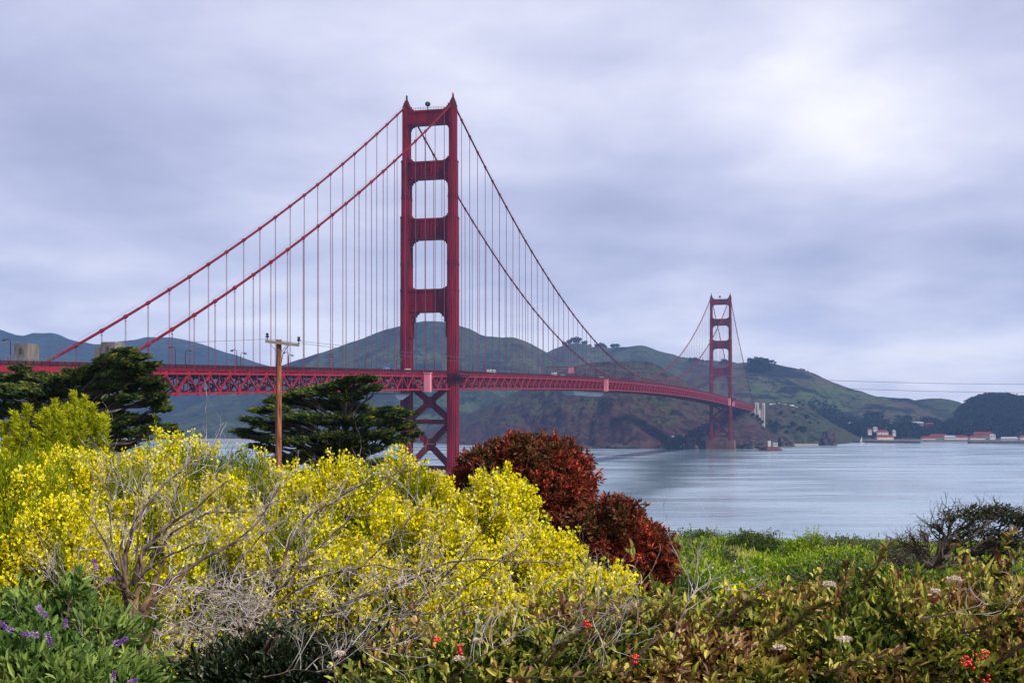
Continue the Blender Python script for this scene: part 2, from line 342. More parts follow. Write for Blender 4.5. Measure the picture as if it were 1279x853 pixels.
hill('hill', 'farthest blue hills behind the left end of the bridge',
     [(-620, 430), (-400, 415), (-200, 420), (-60, 408), (-5, 410), (22, 420), (50, 415), (68, 416), (92, 425), (120, 431), (150, 426), (190, 421), (215, 422), (245, 427), (262, 433), (280, 440), (305, 447), (330, 456), (380, 470), (470, 500)],
     [(-620, 3000), (200, 3000), (500, 3000)], [(-620, 5200), (500, 5000)], hA, 1.15, 0.10, 1.8, seed=1, step=4)
hill('hill', 'large round grassy hill behind the nearer bridge tower',
     [(120, 556), (180, 535), (235, 510), (300, 480), (350, 457), (385, 446), (420, 434), (450, 424), (480, 412), (500, 407), (520, 402), (545, 401), (566, 404), (585, 410), (604, 420), (625, 421), (642, 421), (660, 428), (690, 444), (715, 458), (750, 478), (800, 500)],
     [(120, 2860), (330, 2840), (520, 2750), (800, 2700)], [(120, 3300), (300, 3700), (800, 3500)], hB, 0.9, 0.12, 1.3, seed=2)
hill('hill', 'hazy hill with trees along its crest between the two towers',
     [(640, 470), (670, 446), (690, 437), (705, 431), (720, 428), (740, 433), (765, 435), (782, 433), (800, 431), (815, 435), (830, 440), (850, 446), (870, 449), (890, 450), (920, 452), (960, 470), (1000, 500)],
     [(640, 3000), (1000, 3000)], [(640, 4200), (1000, 3900)], hB, 0.95, 0.10, 1.4, seed=3)
hill('hill', 'big green and brown hill to the right of the far tower',
     [(830, 500), (860, 472), (890, 456), (915, 454), (935, 452), (958, 453), (975, 456), (1000, 461), (1015, 466), (1035, 475), (1052, 482), (1075, 488), (1092, 494), (1115, 496), (1140, 499), (1160, 508), (1200, 520), (1260, 535)],
     [(830, 2660), (1260, 2640)], [(830, 3500), (1100, 3300), (1260, 3100)], hD, 0.85, 0.13, 1.0, seed=4)
hill('hill', 'low smooth green hill left of the dark wooded hill',
     [(1080, 525), (1100, 512), (1120, 503), (1140, 500), (1158, 498), (1180, 498), (1196, 500), (1210, 508), (1240, 516), (1290, 522), (1400, 530)],
     [(1080, 2640), (1400, 2640)], [(1080, 3500), (1400, 3400)], hB, 0.8, 0.10, 1.0, seed=5)
hill('hill', 'dark wooded hill at the right edge above the red roofs',
     [(1165, 540), (1185, 526), (1200, 512), (1212, 503), (1225, 498), (1240, 496), (1262, 497), (1285, 499), (1330, 494), (1420, 500), (1560, 505), (1700, 515)],
     [(1165, 2660), (1700, 2600)], [(1165, 2900), (1230, 3050), (1700, 3100)], hG, 0.7, 0.06, 0.8, seed=6)
hill('headland', 'brown headland with a flat top car park right of the far tower',
     [(895, 520), (915, 508), (930, 504), (945, 503), (965, 502.5), (985, 502.5), (1003, 503.5), (1015, 510), (1028, 521), (1042, 530), (1056, 537), (1068, 544), (1082, 549), (1100, 551)],
     [(895, 2230), (985, 2290), (1040, 2290), (1075, 2570), (1100, 2590)], [(895, 2460), (1003, 2500), (1030, 2520), (1100, 2640)], hF, 0.62, 0.16, 0.5, seed=7, step=1.5, rough=0.6)
hill('headland', 'steep brown sea cliff behind the far tower',
     [(470, 552), (520, 540), (560, 528), (600, 510), (640, 492), (680, 474), (705, 462), (722, 456), (738, 453), (760, 451.5), (790, 451), (812, 452), (826, 459), (840, 468), (856, 477), (870, 487), (885, 493), (905, 499), (925, 507), (940, 518), (955, 533), (968, 548), (980, 556)],
     [(470, 2500), (560, 2350), (700, 2080), (800, 2030), (880, 2050), (980, 2150)], [(470, 2800), (640, 2620), (760, 2380), (880, 2300), (945, 2280), (980, 2240)], hE,
     ([0, 0.08, 0.35, 0.7, 1.0], [0, 0.16, 0.55, 0.84, 1.0]), 0.16, 0.55, seed=8, step=1.5, rough=0.7)
def gz(x, y):
    x = np.asarray(x, float); y = np.asarray(y, float)
    ye = 47 + 52 * sstep(5, -9, x * 47 / np.maximum(y, 8)) + 3 * fbm(x / 9, x * 0 + 2, 3, 77)
    z = 46.2 - 0.062 * (y - 5) + 0.28 * fbm(x / 6, y / 6, 4, 71) * sstep(6, 18, y) * sstep(60, 40, y)
    z = np.where(y < 5, 46.2, z)
    zc = 46.2 - 0.062 * (ye - 5)
    return np.where(y > ye, np.maximum(zc + (z - zc) * np.exp(-(y - ye) / 6) - (y - ye) * 0.42 * sstep(0, 14, y - ye), -3.0), z)
def ground():
    ys = np.concatenate((np.arange(-60, 0, 6), np.arange(0, 70, 0.6), np.arange(70, 130, 2), np.arange(130, 300, 8)))
    xs = np.concatenate((np.arange(-300, -40, 10), np.arange(-40, 40, 0.7), np.arange(40, 301, 10)))
    Y, X = np.meshgrid(ys, xs, indexing='ij'); Z = gz(X, Y)
    nr, nc = X.shape; idx = np.arange(nr * nc).reshape(nr, nc)
    Fq = np.stack((idx[:-1, :-1], idx[:-1, 1:], idx[1:, 1:], idx[1:, :-1]), -1).reshape(-1, 4)
    m = mat('bluff_soil', (0.035, 0.04, 0.015), 0.95, 0.1, scale=0.8, col2=(0.07, 0.085, 0.025), bump=0.4, bscale=3)
    tag(link('ground', np_mesh('ground', np.stack((X, Y, Z), -1).reshape(-1, 3), Fq, smooth=True), None, (m,)), 'bluff top ground sloping down towards the bay', 'ground', kind='structure')
ground()

def haze():
    m = bpy.data.materials.new('sea_haze'); m.use_nodes = True; nt = m.node_tree; nt.nodes.remove(nt.nodes['Principled BSDF'])
    v = nt.nodes.new('ShaderNodeVolumePrincipled'); v.inputs['Color'].default_value = (0.28, 0.50, 1.0, 1); v.inputs['Density'].default_value = 0.000078
    v.inputs['Anisotropy'].default_value = 0.0
    nt.links.new(v.outputs[0], nt.nodes['Material Output'].inputs['Volume'])
    b = MB(); b.box(-5400, 5400, -1000, 6600, -6, 460)
    tag(b.build('haze', m), 'thin blue sea haze over the strait', 'haze', kind='stuff')
haze()
# ------------------------------------------------------------------ the suspension bridge (local x = transverse, y = along the deck)
AL = math.asin(0.274); SA, CA = math.sin(AL), math.cos(AL)
OX, OY = -244.0, 69.5
def bw(e, s, z): return Vector((OX + s * SA + e * CA, OY + s * CA - e * SA, z))
S1, SN, SF, S2 = 379.7, 722.7, 2002.7, 2345.7
def rail(s): # top of the railing along the bridge
    return np.interp(s, RK[0], RK[1])
_ks = np.array([100, 412, 722, 1126, 1362, 1537, 1760, 1985, 2316, 2500]); _kz = np.array([58, 65.6, 73.6, 79.9, 82.3, 82.2, 79.2, 74.8, 67.5, 63.5])
_co = np.polyfit((_ks - 1362) / 1000, _kz, 5); _ss = np.arange(100, 2500, 10.0); RK = (_ss, np.polyval(_co, (_ss - 1362) / 1000))
def zr(s): return float(rail(s)) - 1.4
ZS = 222.5      # cable height at the tower tops
def cable_z(s):
    if SN <= s <= SF:
        t = (s - SN) / (SF - SN); low = zr((SN + SF) / 2) + 3.2
        return ZS - 4 * (ZS - low) * t * (1 - t)
    if s < SN:
        a = (387.0, 66.0); t = (s - a[0]) / (SN - a[0]); return a[1] + (ZS - a[1]) * t - 4 * 8.0 * t * (1 - t)
    a = (S2 - 6, zr(S2) + 1.0); t = (a[0] - s) / (a[0] - SF); return a[1] + (ZS - a[1]) * t - 4 * 8.0 * t * (1 - t)
EH = 13.7
bridge = empty('suspension_bridge', (OX, OY, 0), 'long red suspension bridge with two tall portal towers', 'bridge', rz=-AL)
SSTART, SEND = 215.0, 2395.0
GAP = [(SN - 7.6, SN + 7.6), (SF - 7.6, SF + 7.6)]
def ingap(s): return any(a < s < b for a, b in GAP)

def loft(name, prof, ss, m, parent):
    """extrude an (e, dz) outline along the deck"""
    n = len(prof); V = []; Fq = []
    for s in ss: V += [(e, s, zr(s) + d) for e, d in prof]
    for i in range(len(ss) - 1):
        for j in range(n): Fq.append((i * n + j, i * n + (j + 1) % n, (i + 1) * n + (j + 1) % n, (i + 1) * n + j))
    me = bpy.data.meshes.new(name); me.from_pydata(V, [], Fq); me.update(); return link(name, me, parent, (m,))
ssd = np.arange(SSTART, SEND + 1, 7.62)
deck = loft('deck', [(-13.2, 0.12), (-13.2, -0.9), (13.2, -0.9), (13.2, 0.12), (10.2, 0.12), (10.2, -0.12), (-10.2, -0.12), (-10.2, 0.12)], ssd, M['asphalt'], bridge)
b = MB()
for i, s in enumerate(ssd):          # floor beams below the slab
    z = zr(s); b.box(-12.6, 12.6, s - 0.35, s + 0.35, z - 3.0, z - 0.92)
for e in (-8, -4, 0, 4, 8):
    for i in range(len(ssd) - 1): b.bar((e, ssd[i], zr(ssd[i]) - 1.5), (e, ssd[i + 1], zr(ssd[i + 1]) - 1.5), 0.4, 1.0)
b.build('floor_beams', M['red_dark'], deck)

for side in (1, -1):
    e = side * EH
    tr = empty('stiffening_truss', parent=bridge)
    top = MB(); bot = MB(); web = MB(); fas = MB()
    s0 = 383.0
    nodes = [s0 + 7.62 * k for k in range(int((S2 - 4 - s0) / 7.62))]
    for i in range(len(nodes) - 1):
        a, c = nodes[i], nodes[i + 1]; za, zc = zr(a), zr(c)
        fas.bar((e, a, za - 0.55), (e, c, zc - 0.55), 0.5, 1.0)
        top.bar((e, a, za - 1.75), (e, c, zc - 1.75), 0.8, 0.85)
        bot.bar((e, a, za - 8.7), (e, c, zc - 8.7), 0.8, 0.85)
        if i % 2 == 0: web.bar((e, a, za - 2.1), (e, c, zc - 8.3), 0.55, 0.62, (1, 0, 0))
        else: web.bar((e, a, za - 8.3), (e, c, zc - 2.1), 0.55, 0.62, (1, 0, 0))
        web.bar((e, a, za - 8.3), (e, a, za - 2.1), 0.34, 0.34, (1, 0, 0))
        for zz in (za - 1.75, za - 8.7):          # gusset plates
            if (i % 2 == 0) == (zz > za - 4): web.box(e - 0.46, e + 0.46, a - 0.85, a + 0.85, zz - 0.75, zz + 0.75)
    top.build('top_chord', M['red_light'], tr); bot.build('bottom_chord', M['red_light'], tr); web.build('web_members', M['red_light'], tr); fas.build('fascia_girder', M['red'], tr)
lat = MB()
nodes = [383.0 + 7.62 * k for k in range(int((S2 - 4 - 383) / 7.62))]
for i in range(0, len(nodes) - 2, 2):
    a, c = nodes[i], nodes[i + 2]
    lat.bar((-EH, a, zr(a) - 8.9), (EH, c, zr(c) - 8.9), 0.6, 0.6); lat.bar((EH, a, zr(a) - 8.95), (-EH, c, zr(c) - 8.95), 0.6, 0.6)
    lat.bar((-EH, a, zr(a) - 8.7), (EH, a, zr(a) - 8.7), 0.7, 0.9)
    lat.bar((-EH, a, zr(a) - 8.6), (0, a, zr(a) - 3.0), 0.5, 0.5); lat.bar((EH, a, zr(a) - 8.6), (0, a, zr(a) - 3.0), 0.5, 0.5)
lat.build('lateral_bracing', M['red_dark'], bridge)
# approach girders south of the pylons
for e in (-EH, EH):
    ap = MB()
    for i in range(int((383 - SSTART) / 7.62)):
        a = SSTART + 7.62 * i; c = a + 7.62
        ap.bar((e, a, zr(a) - 0.9), (e, c, zr(c) - 0.9), 0.6, 1.7); ap.bar((e * 0.95, a, zr(a) - 3.0), (e * 0.95, c, zr(c) - 3.0), 0.6, 2.6)
        ap.box(e * 0.96 - .5, e * 0.96 + .5, a - .4, a + .4, zr(a) - 4.2, zr(a) - 1.0)
    ap.build('approach_girder', M['red_light'], bridge)
# railings
for side in (1, -1):
    rb = MB(); e = side * 13.55; s = SSTART
    while s < SEND - 4:
        z0, z1 = zr(s), zr(s + 3.81)
        if True:
            rb.bar((e, s, z0 + 1.32), (e, s + 3.81, z1 + 1.32), 0.24, 0.16); rb.bar((e, s, z0 + 0.22), (e, s + 3.81, z1 + 0.22), 0.16, 0.12)
            rb.box(e - .16, e + .16, s - .17, s + .17, z0 - .1, z0 + 1.45)
            st = 0.3 if s < 800 else 0.6; w = 0.06 if s < 800 else 0.13
            for k in range(1, int(3.81 / st)):
                q = s + k * st; z = z0 + (z1 - z0) * k * st / 3.81; rb.box(e - .04, e + .04, q - w, q + w, z + .22, z + 1.3)
        s += 3.81
    rb.build('railing', M['red_dark'], bridge)
for e in (13.2, -13.2):                     # tall wire fence by the south pylons
    fb = MB(); s = SSTART
    while s < 400:
        z = zr(s); fb.bar((e, s, z), (e, s, z + 3.1), .1, .1)
        for q in (1.8, 2.4, 3.05): fb.bar((e, s, z + q), (e, s + 2.4, zr(s + 2.4) + q), .05, .05)
        s += 2.4
    fb.build('wire_fence', M['grey_metal'], bridge)
# outlook platforms round the legs
for sc_ in (SN, SF):
    z = zr(sc_)
    for sg in (1, -1):
        pl = MB(); x0, x1 = sorted((sg * 13.9, sg * 20.6))
        pl.box(x0, x1, sc_ - 12, sc_ - 7.4, z - 1.1, z + 0.1); pl.box(x0, x1, sc_ + 7.4, sc_ + 12, z - 1.1, z + 0.1)
        a, c = sorted((sg * 16.6, sg * 20.6)); pl.box(a, c, sc_ - 7.4, sc_ + 7.4, z - 1.1, z + 0.1)
        for ss_ in np.arange(sc_ - 12, sc_ + 12.1, 0.5): pl.box(sg * 20.4 - .06, sg * 20.4 + .06, ss_ - .07, ss_ + .07, z + .1, z + 1.35)
        pl.bar((sg * 20.4, sc_ - 12, z + 1.38), (sg * 20.4, sc_ + 12, z + 1.38), .2, .14)
        for yy in (sc_ - 12, sc_ + 12):
            for ee in np.arange(14.2, 20.4, 0.5): pl.box(sg * ee - .07, sg * ee + .07, yy - .06, yy + .06, z + .1, z + 1.35)
            pl.bar((sg * 14, yy, z + 1.38), (sg * 20.4, yy, z + 1.38), .2, .14)
        for yy in (sc_ - 10, sc_ - 5, sc_, sc_ + 5, sc_ + 10): pl.bar((sg * 14.2, yy, z - 5.5), (sg * 20, yy, z - 1.0), .5, .5)
        pl.build('outlook_platform', M['red_dark'], bridge)
for (s, w) in ((674, 2.4), (1122, 2.6), (1976, 5), (2020, 5)):      # pale shaft housings on the near truss
    q = MB(); z = zr(s)
    q.box(14.3, 17.6, s - w / 2, s + w / 2, z - 10.0, z - 0.3)
    for k in range(4): q.box(14.25, 17.66, s - w / 2 - .05, s + w / 2 + .05, z - 9.4 + 2.3 * k, z - 9.2 + 2.3 * k)
    q.box(14.0, 18.0, s - w / 2 - .3, s + w / 2 + .3, z - 0.3, z + 0.1)
    q.build('shaft_housing', M['pink'], bridge)

# towers
def legplan(W, T):
    w, t = W / 2, T / 2; a, c = 0.62, 0.34     # stepped corners and flutes
    pts = [(w * .93, t * .10), (w, t * .12), (w, t * .34), (w * .80, t * .35), (w * .80, t * .66), (w * .60, t * .67), (w * .60, t * .88), (w * .36, t * .89), (w * .36, t), (0, t)]
    q = pts + [(-x, y) for x, y in reversed(pts[:-1])]
    return q + [(x, -y) for x, y in [(-p[0], p[1]) for p in pts]][:0] + [(-x, -y) for x, y in pts] + [(x, -y) for x, y in reversed(pts[:-1])]
def strut_poly(u, z0, z1, low, upc=0.0):
    """portal strut outline between the legs: stepped haunches below, small fillets above"""
    L = [(-u, z0 + low[-1][1])]
    for i in range(len(low) - 1, -1, -1):
        du, dz = low[i]
        L.append((-u + du, z0 + dz)); 
        if i > 0: L.append((-u + du, z0 + low[i - 1][1]))
    L = [(-u, z0 + low[0][1])]
    for i, (du, dz) in enumerate(low):
        L.append((-u + du, z0 + dz)); L.append((-u + du, z0 + (low[i + 1][1] if i + 1 < len(low) else 0)))
    bottom = L + [(-x, z) for x, z in reversed(L)]
    U = [(u, z1 + 2.2 + upc), (u - .7, z1 + 2.2 + upc), (u - .7, z1 + 1.2 + upc * .6), (u - 1.6, z1 + 1.2 + upc * .6), (u - 1.6, z1 + .5 + upc * .3), (u - 3.0, z1 + .5 + upc * .3), (u - 3.0, z1)]
    return bottom + U + [(-x, z) for x, z in reversed(U)]
HA = [(0.6, -4.2), (1.3, -2.6), (2.4, -1.4), (3.8, -0.6)]
def make_tower():
    t = empty('tower', (0, SN, 0), parent=bridge)
    SEC = [(13, 24, 5.9, 16.8), (24, 119, 5.0, 14.6), (119, 159.5, 4.9, 14.2), (159.5, 190.8, 4.3, 12.2), (190.8, 219.5, 3.7, 9.8)]
    for sg in (1, -1):
        b = MB()
        for z0, z1, W, T in SEC:
            b.prism([(x + sg * EH, y) for x, y in legplan(W, T)], z0, z1)
            if z0 > 20: b.prism([(x + sg * EH, y) for x, y in legplan(W + .5, T + .5)], z1 - 1.1, z1 - 0.5)
        for zb, W, T in ((169.5, 4.0, 11.5), (132.5, 4.55, 13.6)):      # service ledges
            b.prism([(x + sg * EH, y) for x, y in legplan(W + 1.0, T + 1.0)], zb, zb + .5); b.prism([(x + sg * EH, y) for x, y in legplan(W + .8, T + .8)], zb + 1.3, zb + 1.5)
        b.build('leg', M['red'], t)
        c = MB()
        for k, (z0, z1, f) in enumerate(((219.5, 221.5, 1.0), (221.5, 223.2, .8), (223.2, 224.6, .55), (224.6, 225.6, .3))):
            c.prism([(x * f + sg * EH, y * f) for x, y in legplan(3.9, 8.5)], z0, z1)
        c.tube([(sg * EH, 0, 225.6), (sg * EH, 0, 227.0)], 0.55, 8)
        c.build('saddle_housing', M['red_dark'], t)
        k = MB(); k.lathe((sg * EH, 0, 227.0), [(.3, 0), (.55, .2), (.55, .9), (.25, 1.2)], 10); k.build('beacon', M['pink'] if sg > 0 else M['dark'], t)
    for (z0, z1, W, low, upc, flut) in ((210.8, 218.8, 3.4, [(0.6, -2.6), (1.3, -1.4), (2.6, -0.6)], 1.0, 0), (180.4, 190.3, 4.0, HA, 0, 1), (146.6, 158.4, 4.55, HA, 0, 1), (106.0, 119.0, 4.6, [(0.6, -19), (1.4, -14), (2.2, -5.5), (3.4, -2.4), (4.6, -1.0)], 0, 2)):
        b = MB(); u = EH - W / 2 + .3
        b.plate(strut_poly(u, z0, z1, low, upc), -3.0, 3.0)
        for yy in (-3.0, 3.0):
            sgn = 1 if yy > 0 else -1; y0, y1 = sorted((yy, yy + sgn * .35))
            b.box(-u, u, y0, y1, z0 + .3, z0 + 1.2); b.box(-u, u, y0, y1, z1 - 1.3, z1 - .4)
            if flut == 1:
                for k in range(9):
                    x = -8 + 2 * k; y0, y1 = sorted((yy, yy + sgn * .5)); b.box(x - .45, x + .45, y0, y1, z0 + 1.8, z1 - 1.9 - .25 * abs(k - 4))
        b.build('portal_strut', M['red'], t)
    for (z0, z1) in ((46.2, 65.5), (20.5, 43.8)):
        b = MB(); u = EH - 2.0
        b.bar((-u, 0, z0), (u, 0, z1), 3.0, 3.1, (0, 1, 0)); b.bar((u, .08, z0), (-u, .08, z1), 3.0, 3.1, (0, 1, 0))
        zc = (z0 + z1) / 2; b.plate([(-3.6, zc), (0, zc - 3.4), (3.6, zc), (0, zc + 3.4)], -1.7, 1.7)
        b.build('cross_brace', M['red'], t)
    for z in (45, 19.2):
        b = MB(); b.box(-EH + 2, EH - 2, -1.8, 1.8, z - 1.3, z + 1.3); b.build('horizontal_strut', M['red'], t)
    b = MB(); b.box(-20.5, -9, -10, 10, 1.2, 13); b.box(9, 20.5, -10, 10, 1.2, 13); b.box(-9, 9, -8.5, 8.5, 1.2, 11.5); b.box(-22, 22, -12, 12, -8, 1.2)
    for x in np.arange(-19, 20, 2.4): b.box(x - .3, x + .3, -10.25, -10.0, 1.5, 12.4)
    b.build('pier', M['pier'], t)
    f = MB(); f.tube([(-1.2, 0, 219.4), (-1.2, 0, 221.6)], .25, 6); f.lathe((-1.2, 0, 221.2), [(.3, 0), (1.3, .5), (1.6, 1.4), (1.3, 2.3), (.4, 2.8)], 12)
    f.box(-9, 9, -2.6, -2.5, 219.6, 219.7); f.box(-9, 9, -2.6, -2.5, 220.2, 220.3)
    for x in np.arange(-9, 9.1, 1.5): f.box(x - .06, x + .06, -2.62, -2.48, 218.8, 220.3)
    f.build('beacon_drum', M['dark'], t)
    return t
tw = make_tower(); tw2 = copy_tree(tw, bridge); tw2.location = (0, SF, 0)

# cables, bands and suspenders
SUSP = [SN - 15.24 * k for k in range(1, 22)] + [SN + 15.24 * k for k in range(1, 84)] + [SF + 15.24 * k for k in range(1, 22)]
near = []
for side in (1, -1):
    e = side * EH; b = MB()
    for rng_ in (np.linspace(372, SN, 60), np.linspace(SN, SF, 160), np.linspace(SF, S2 + 4, 50)):
        b.tube([(e, s, cable_z(s)) for s in rng_], 0.5, 10)
    for s in SUSP:
        d = Vector((0, 1, (cable_z(s + 1) - cable_z(s - 1)) / 2)).normalized() * 0.85; p = Vector((e, s, cable_z(s)))
        b.tube([p - d, p - d * .8, p + d * .8, p + d], [.55, .74, .74, .55], 10)
    for rng_ in (np.linspace(384, SN - 5, 46), np.linspace(SN + 5, SF - 5, 120)):  # hand ropes above the cable
        for o in (-.45, .45): b.tube([(e + o, s, cable_z(s) + 1.55) for s in rng_], 0.028, 4)
    b.build('main_cable', M['red'], bridge, smooth=True)
    for s in SUSP:
        p = bw(e, s, 0); near.append(((s > SF), p.length, e, s))
near.sort(); rest = MB()
for i, (_, _, e, s) in enumerate(near):
    b = MB() if i < 100 else rest; z1 = cable_z(s) - .4; z0 = zr(s) - 1.3
    if z1 - z0 < 0.5: continue
    for o in (-.32, .32):
        b.tube([(e, s + o, z0), (e, s + o, z1)], 0.085 if i < 100 else .1, 6 if i < 100 else 4)
    if i < 100:
        b.box(e - .18, e + .18, s - .42, s + .42, z1 - 1.3, z1 - 1.05); b.box(e - .2, e + .2, s - .45, s + .45, zr(s) - 1.3, zr(s) - .2)
        b.build('suspender', M['rope'], bridge)
tag(rest.build('suspender', M['rope'], bridge), kind='stuff')

# ------------------------------------------------------------------ concrete pylons, gantries, lamps, vehicles on the bridge
def pylon(e, s, label):
    t = empty('bridge_pylon', bw(e, s, 0), label, 'pylon', rz=-AL)
    z = zr(s); b = MB(); b.box(-2.5, 2.5, -3, 3, 2, z + 7.4); b.box(-2.3, 2.3, -2.8, 2.8, z + 7.4, z + 7.7)
    for x in (-1.6, 1.6): b.box(x - .35, x + .35, -3.12, -3, 4, z + 6.2)
    b.build('shaft', M['concrete'], t)
    b = MB(); b.box(-4.9, -2.5, -2.7, 2.7, 2, z + (3.6 if e < 0 else 6.0)); b.box(-4.9, 2.7, -3.1, -2.4, 2, z + 3.2); b.build('buttress', M['concrete'], t)
    b = MB(); b.box(-.3, .3, -3.1, -2.9, z + 4.2, z + 6.2); b.build('slit_window', M['dark'], t)
pylon(-16.2, 379, 'stepped concrete pylon behind the lower end of the far cable')
pylon(17.2, 376, 'stepped concrete pylon just above the left dark cypress tree')
def pylon_north(e):
    t = empty('bridge_pylon', bw(e, S2 + 8, 0), 'pale concrete pylon at the headland end of the bridge, %s' % ('facing the bay' if e > 0 else 'on the ocean side'), 'pylon', rz=-AL)
    z = zr(S2)
    for (x0, x1, y0, y1, top) in ((-3.2, 2.6, -6, 2, 5.5), (7.2, 11.6, 8, 16, 5.0)):
        b = MB(); b.box(x0, x1, y0, y1, z - 38, z + top); b.box(x0 + .4, x1 - .4, y0 + .4, y1 - .4, z + top, z + top + .9); b.box(x0 - .25, x1 + .25, y0 - .25, y1 + .25, z - 1.2, z - .4); b.build('shaft', M['pale_concrete'], t)
    b = MB(); b.box(2.6, 7.2, 9, 15, z - 38, z - 4); b.box(2.6, 4.0, -2, 9, z - 38, z - 7); b.build('curtain_wall', M['pale_concrete'], t)
    b = MB(); b.box(-.8, .2, -6.06, -5.9, z - 26, z + 3.2); b.box(8.9, 9.9, 7.94, 8.1, z - 26, z + 3); b.build('recess_shade', M['dark'], t)  # dark strips laid on the shaft faces as the shade of recesses
pylon_north(17.5); pylon_north(-17.5)
t = empty('bridge_abutment', bw(9.0, S2 + 42, 0), 'pale concrete abutment wall behind the bay side pylon', 'abutment', rz=-AL)
z = zr(S2); b = MB(); b.box(-26, 2, -14, 26, z - 34, z - 2.2); b.build('wall', M['pale_concrete'], t)
b = MB(); b.box(-26, 2.6, -14.5, 26.5, z - 2.2, z - 1.2); b.build('coping', M['concrete'], t)

def gantry(s, L, e0, e1, label):
    t = empty('maintenance_gantry', bw(0, s, zr(s) - 9.6), label, 'gantry', rz=-AL)
    b = MB(); b.hexa(((e0 + 1, -L / 2 + 8, -4.2), (e1 - 1, -L / 2 + 8, -4.2), (e1 - 1, L / 2 - 8, -4.2), (e0 + 1, L / 2 - 8, -4.2), (e0, -L / 2, -1.4), (e1, -L / 2, -1.4), (e1, L / 2, -1.4), (e0, L / 2, -1.4)))
    b.build('hull', M['grey_metal'], t)
    b = MB(); b.box(e0 - .3, e1 + .3, -L / 2, L / 2, -1.4, -1.0)
    for y in np.linspace(-L / 2, L / 2, 9):
        for e in (e0, e1): b.box(e - .15, e + .15, y - .15, y + .15, -1.0, 0.3)
    b.build('deck_frame', M['dark'], t)
gantry(1058, 110, 6, 16, 'grey maintenance gantry hung below the deck at mid span')
gantry(640, 22, -10, 14.5, 'grey maintenance gantry hung below the deck left of the nearer tower')

def lamp_proto():
    t = empty('street_lamp', (0, 0, 0))
    b = MB(); b.lathe((0, 0, 0), [(.28, 0), (.26, .8), (.15, 1.0), (.13, 5.8)], 8)
    b.build('post', M['red_dark'], t)
    a = MB(); a.tube([(0, 0, 5.7), (0, 0, 6.5), (.15, 0, 7.0), (.6, 0, 7.4), (1.3, 0, 7.45), (2.1, 0, 7.3)], .11, 8); a.build('arm', M['red_dark'], t)
    h = MB(); h.hexa(((1.5, -.3, 6.85), (2.7, -.3, 6.85), (2.7, .3, 6.85), (1.5, .3, 6.85), (1.8, -.2, 7.35), (2.5, -.2, 7.35), (2.5, .2, 7.35), (1.8, .2, 7.35))); hd = h.build('lantern', M['dark'], t)
    g = MB(); g.box(1.55, 2.65, -.26, .26, 6.72, 6.845); g.build('lens', M['lamp_glass'], hd)
    return t
lp = lamp_proto(); first = True
for k in range(-3, 35):
    s = 425 + 45.72 * k
    for side in (1, -1):
        if ingap(s) or abs(s - 379) < 3: continue
        o = lp if first else copy_tree(lp); first = False
        o.location = bw(side * 10.9, s, zr(s) + .1); o.rotation_euler = (0, 0, -AL + (math.pi if side > 0 else 0))
        where = 'left of the nearer tower' if s < SN - 10 else 'between the two towers'
        tag(o, 'red hooked street lamp on the %s side of the deck, %s' % ('bay' if side > 0 else 'ocean', where), 'street lamp', 'street lamps along the bridge deck')

def vehicle(kind, e, s, paint, label, cat, name):
    t = empty(name, bw(e, s, zr(s) - .12), label, cat, rz=-AL + (math.pi if e < 0 else 0))
    L, W, H = {'car': (4.5, 1.8, 1.45), 'van': (5.6, 2.0, 2.6), 'bus': (12, 2.5, 3.3), 'truck': (8.5, 2.4, 3.5)}[kind]
    b = MB(); w = W / 2
    if kind == 'car':
        b.plate([(-L / 2, .35), (L / 2, .35), (L / 2, .8), (L / 2 - 1.1, .92), (-L / 2 + .2, .95), (-L / 2, .85)], -w, w); body = b.mesh('body')
        c = MB(); c.hexa(((-1.7, -w + .08, .94), (1.2, -w + .08, .94), (1.2, w - .08, .94), (-1.7, w - .08, .94), (-1.2, -w + .25, H), (.5, -w + .25, H), (.5, w - .25, H), (-1.2, w - .25, H)))
        body.transform(__import__('mathutils').Matrix.Rotation(R(90), 4, 'Z')); gl = c.mesh('cabin'); gl.transform(__import__('mathutils').Matrix.Rotation(R(90), 4, 'Z'))
        link('body', body, t, (paint,)); link('window_band', gl, t, (M['window'],))
    else:
        nose = .9 if kind == 'van' else .25
        b.plate([(-L / 2, .4), (L / 2, .4), (L / 2, 1.2), (L / 2 - nose * .4, 1.4), (L / 2 - nose, H), (-L / 2, H)], -w, w); body = b.mesh('body')
        body.transform(__import__('mathutils').Matrix.Rotation(R(90), 4, 'Z')); link('body', body, t, (paint,))
        c = MB(); c.box(-w - .02, w + .02, -L / 2 + .6, L / 2 - nose - .3, H - 1.2, H - .5); c.build('window_band', M['window'], t)
    for y in (-L / 2 + .9, L / 2 - .9):
        for x in (-w, w):
            c = MB(); c.tube([(x - .12, y, .36), (x + .12, y, .36)], .36, 12); c.build('wheel', M['dark'], t)
blue = mat('blue_car_paint', (0.05, 0.22, 0.55), 0.3, 0.5); silver = mat('silver_car_paint', (0.5, 0.52, 0.55), 0.3, 0.5)
vehicle('bus', 6, 822, M['white'], 'white bus on the deck just right of the nearer tower', 'bus', 'bus')
vehicle('truck', 6, 985, M['white'], 'white box truck on the deck left of the sign gantry', 'truck', 'box_truck')
vehicle('van', 3, 1022, M['white'], 'small white van on the deck under the sign gantry', 'van', 'van')
vehicle('van', 6, 640, blue, 'blue van on the deck left of the nearer tower', 'van', 'van')
vehicle('van', 6, 1150, silver, 'silver van on the deck near the lowest point of the cables', 'van', 'van')
vehicle('car', 3, 560, silver, 'silver car on the deck above the wooden pole', 'car', 'car')
vehicle('van', -5, 700, M['white'], 'white van on the deck between the legs of the nearer tower', 'van', 'van')
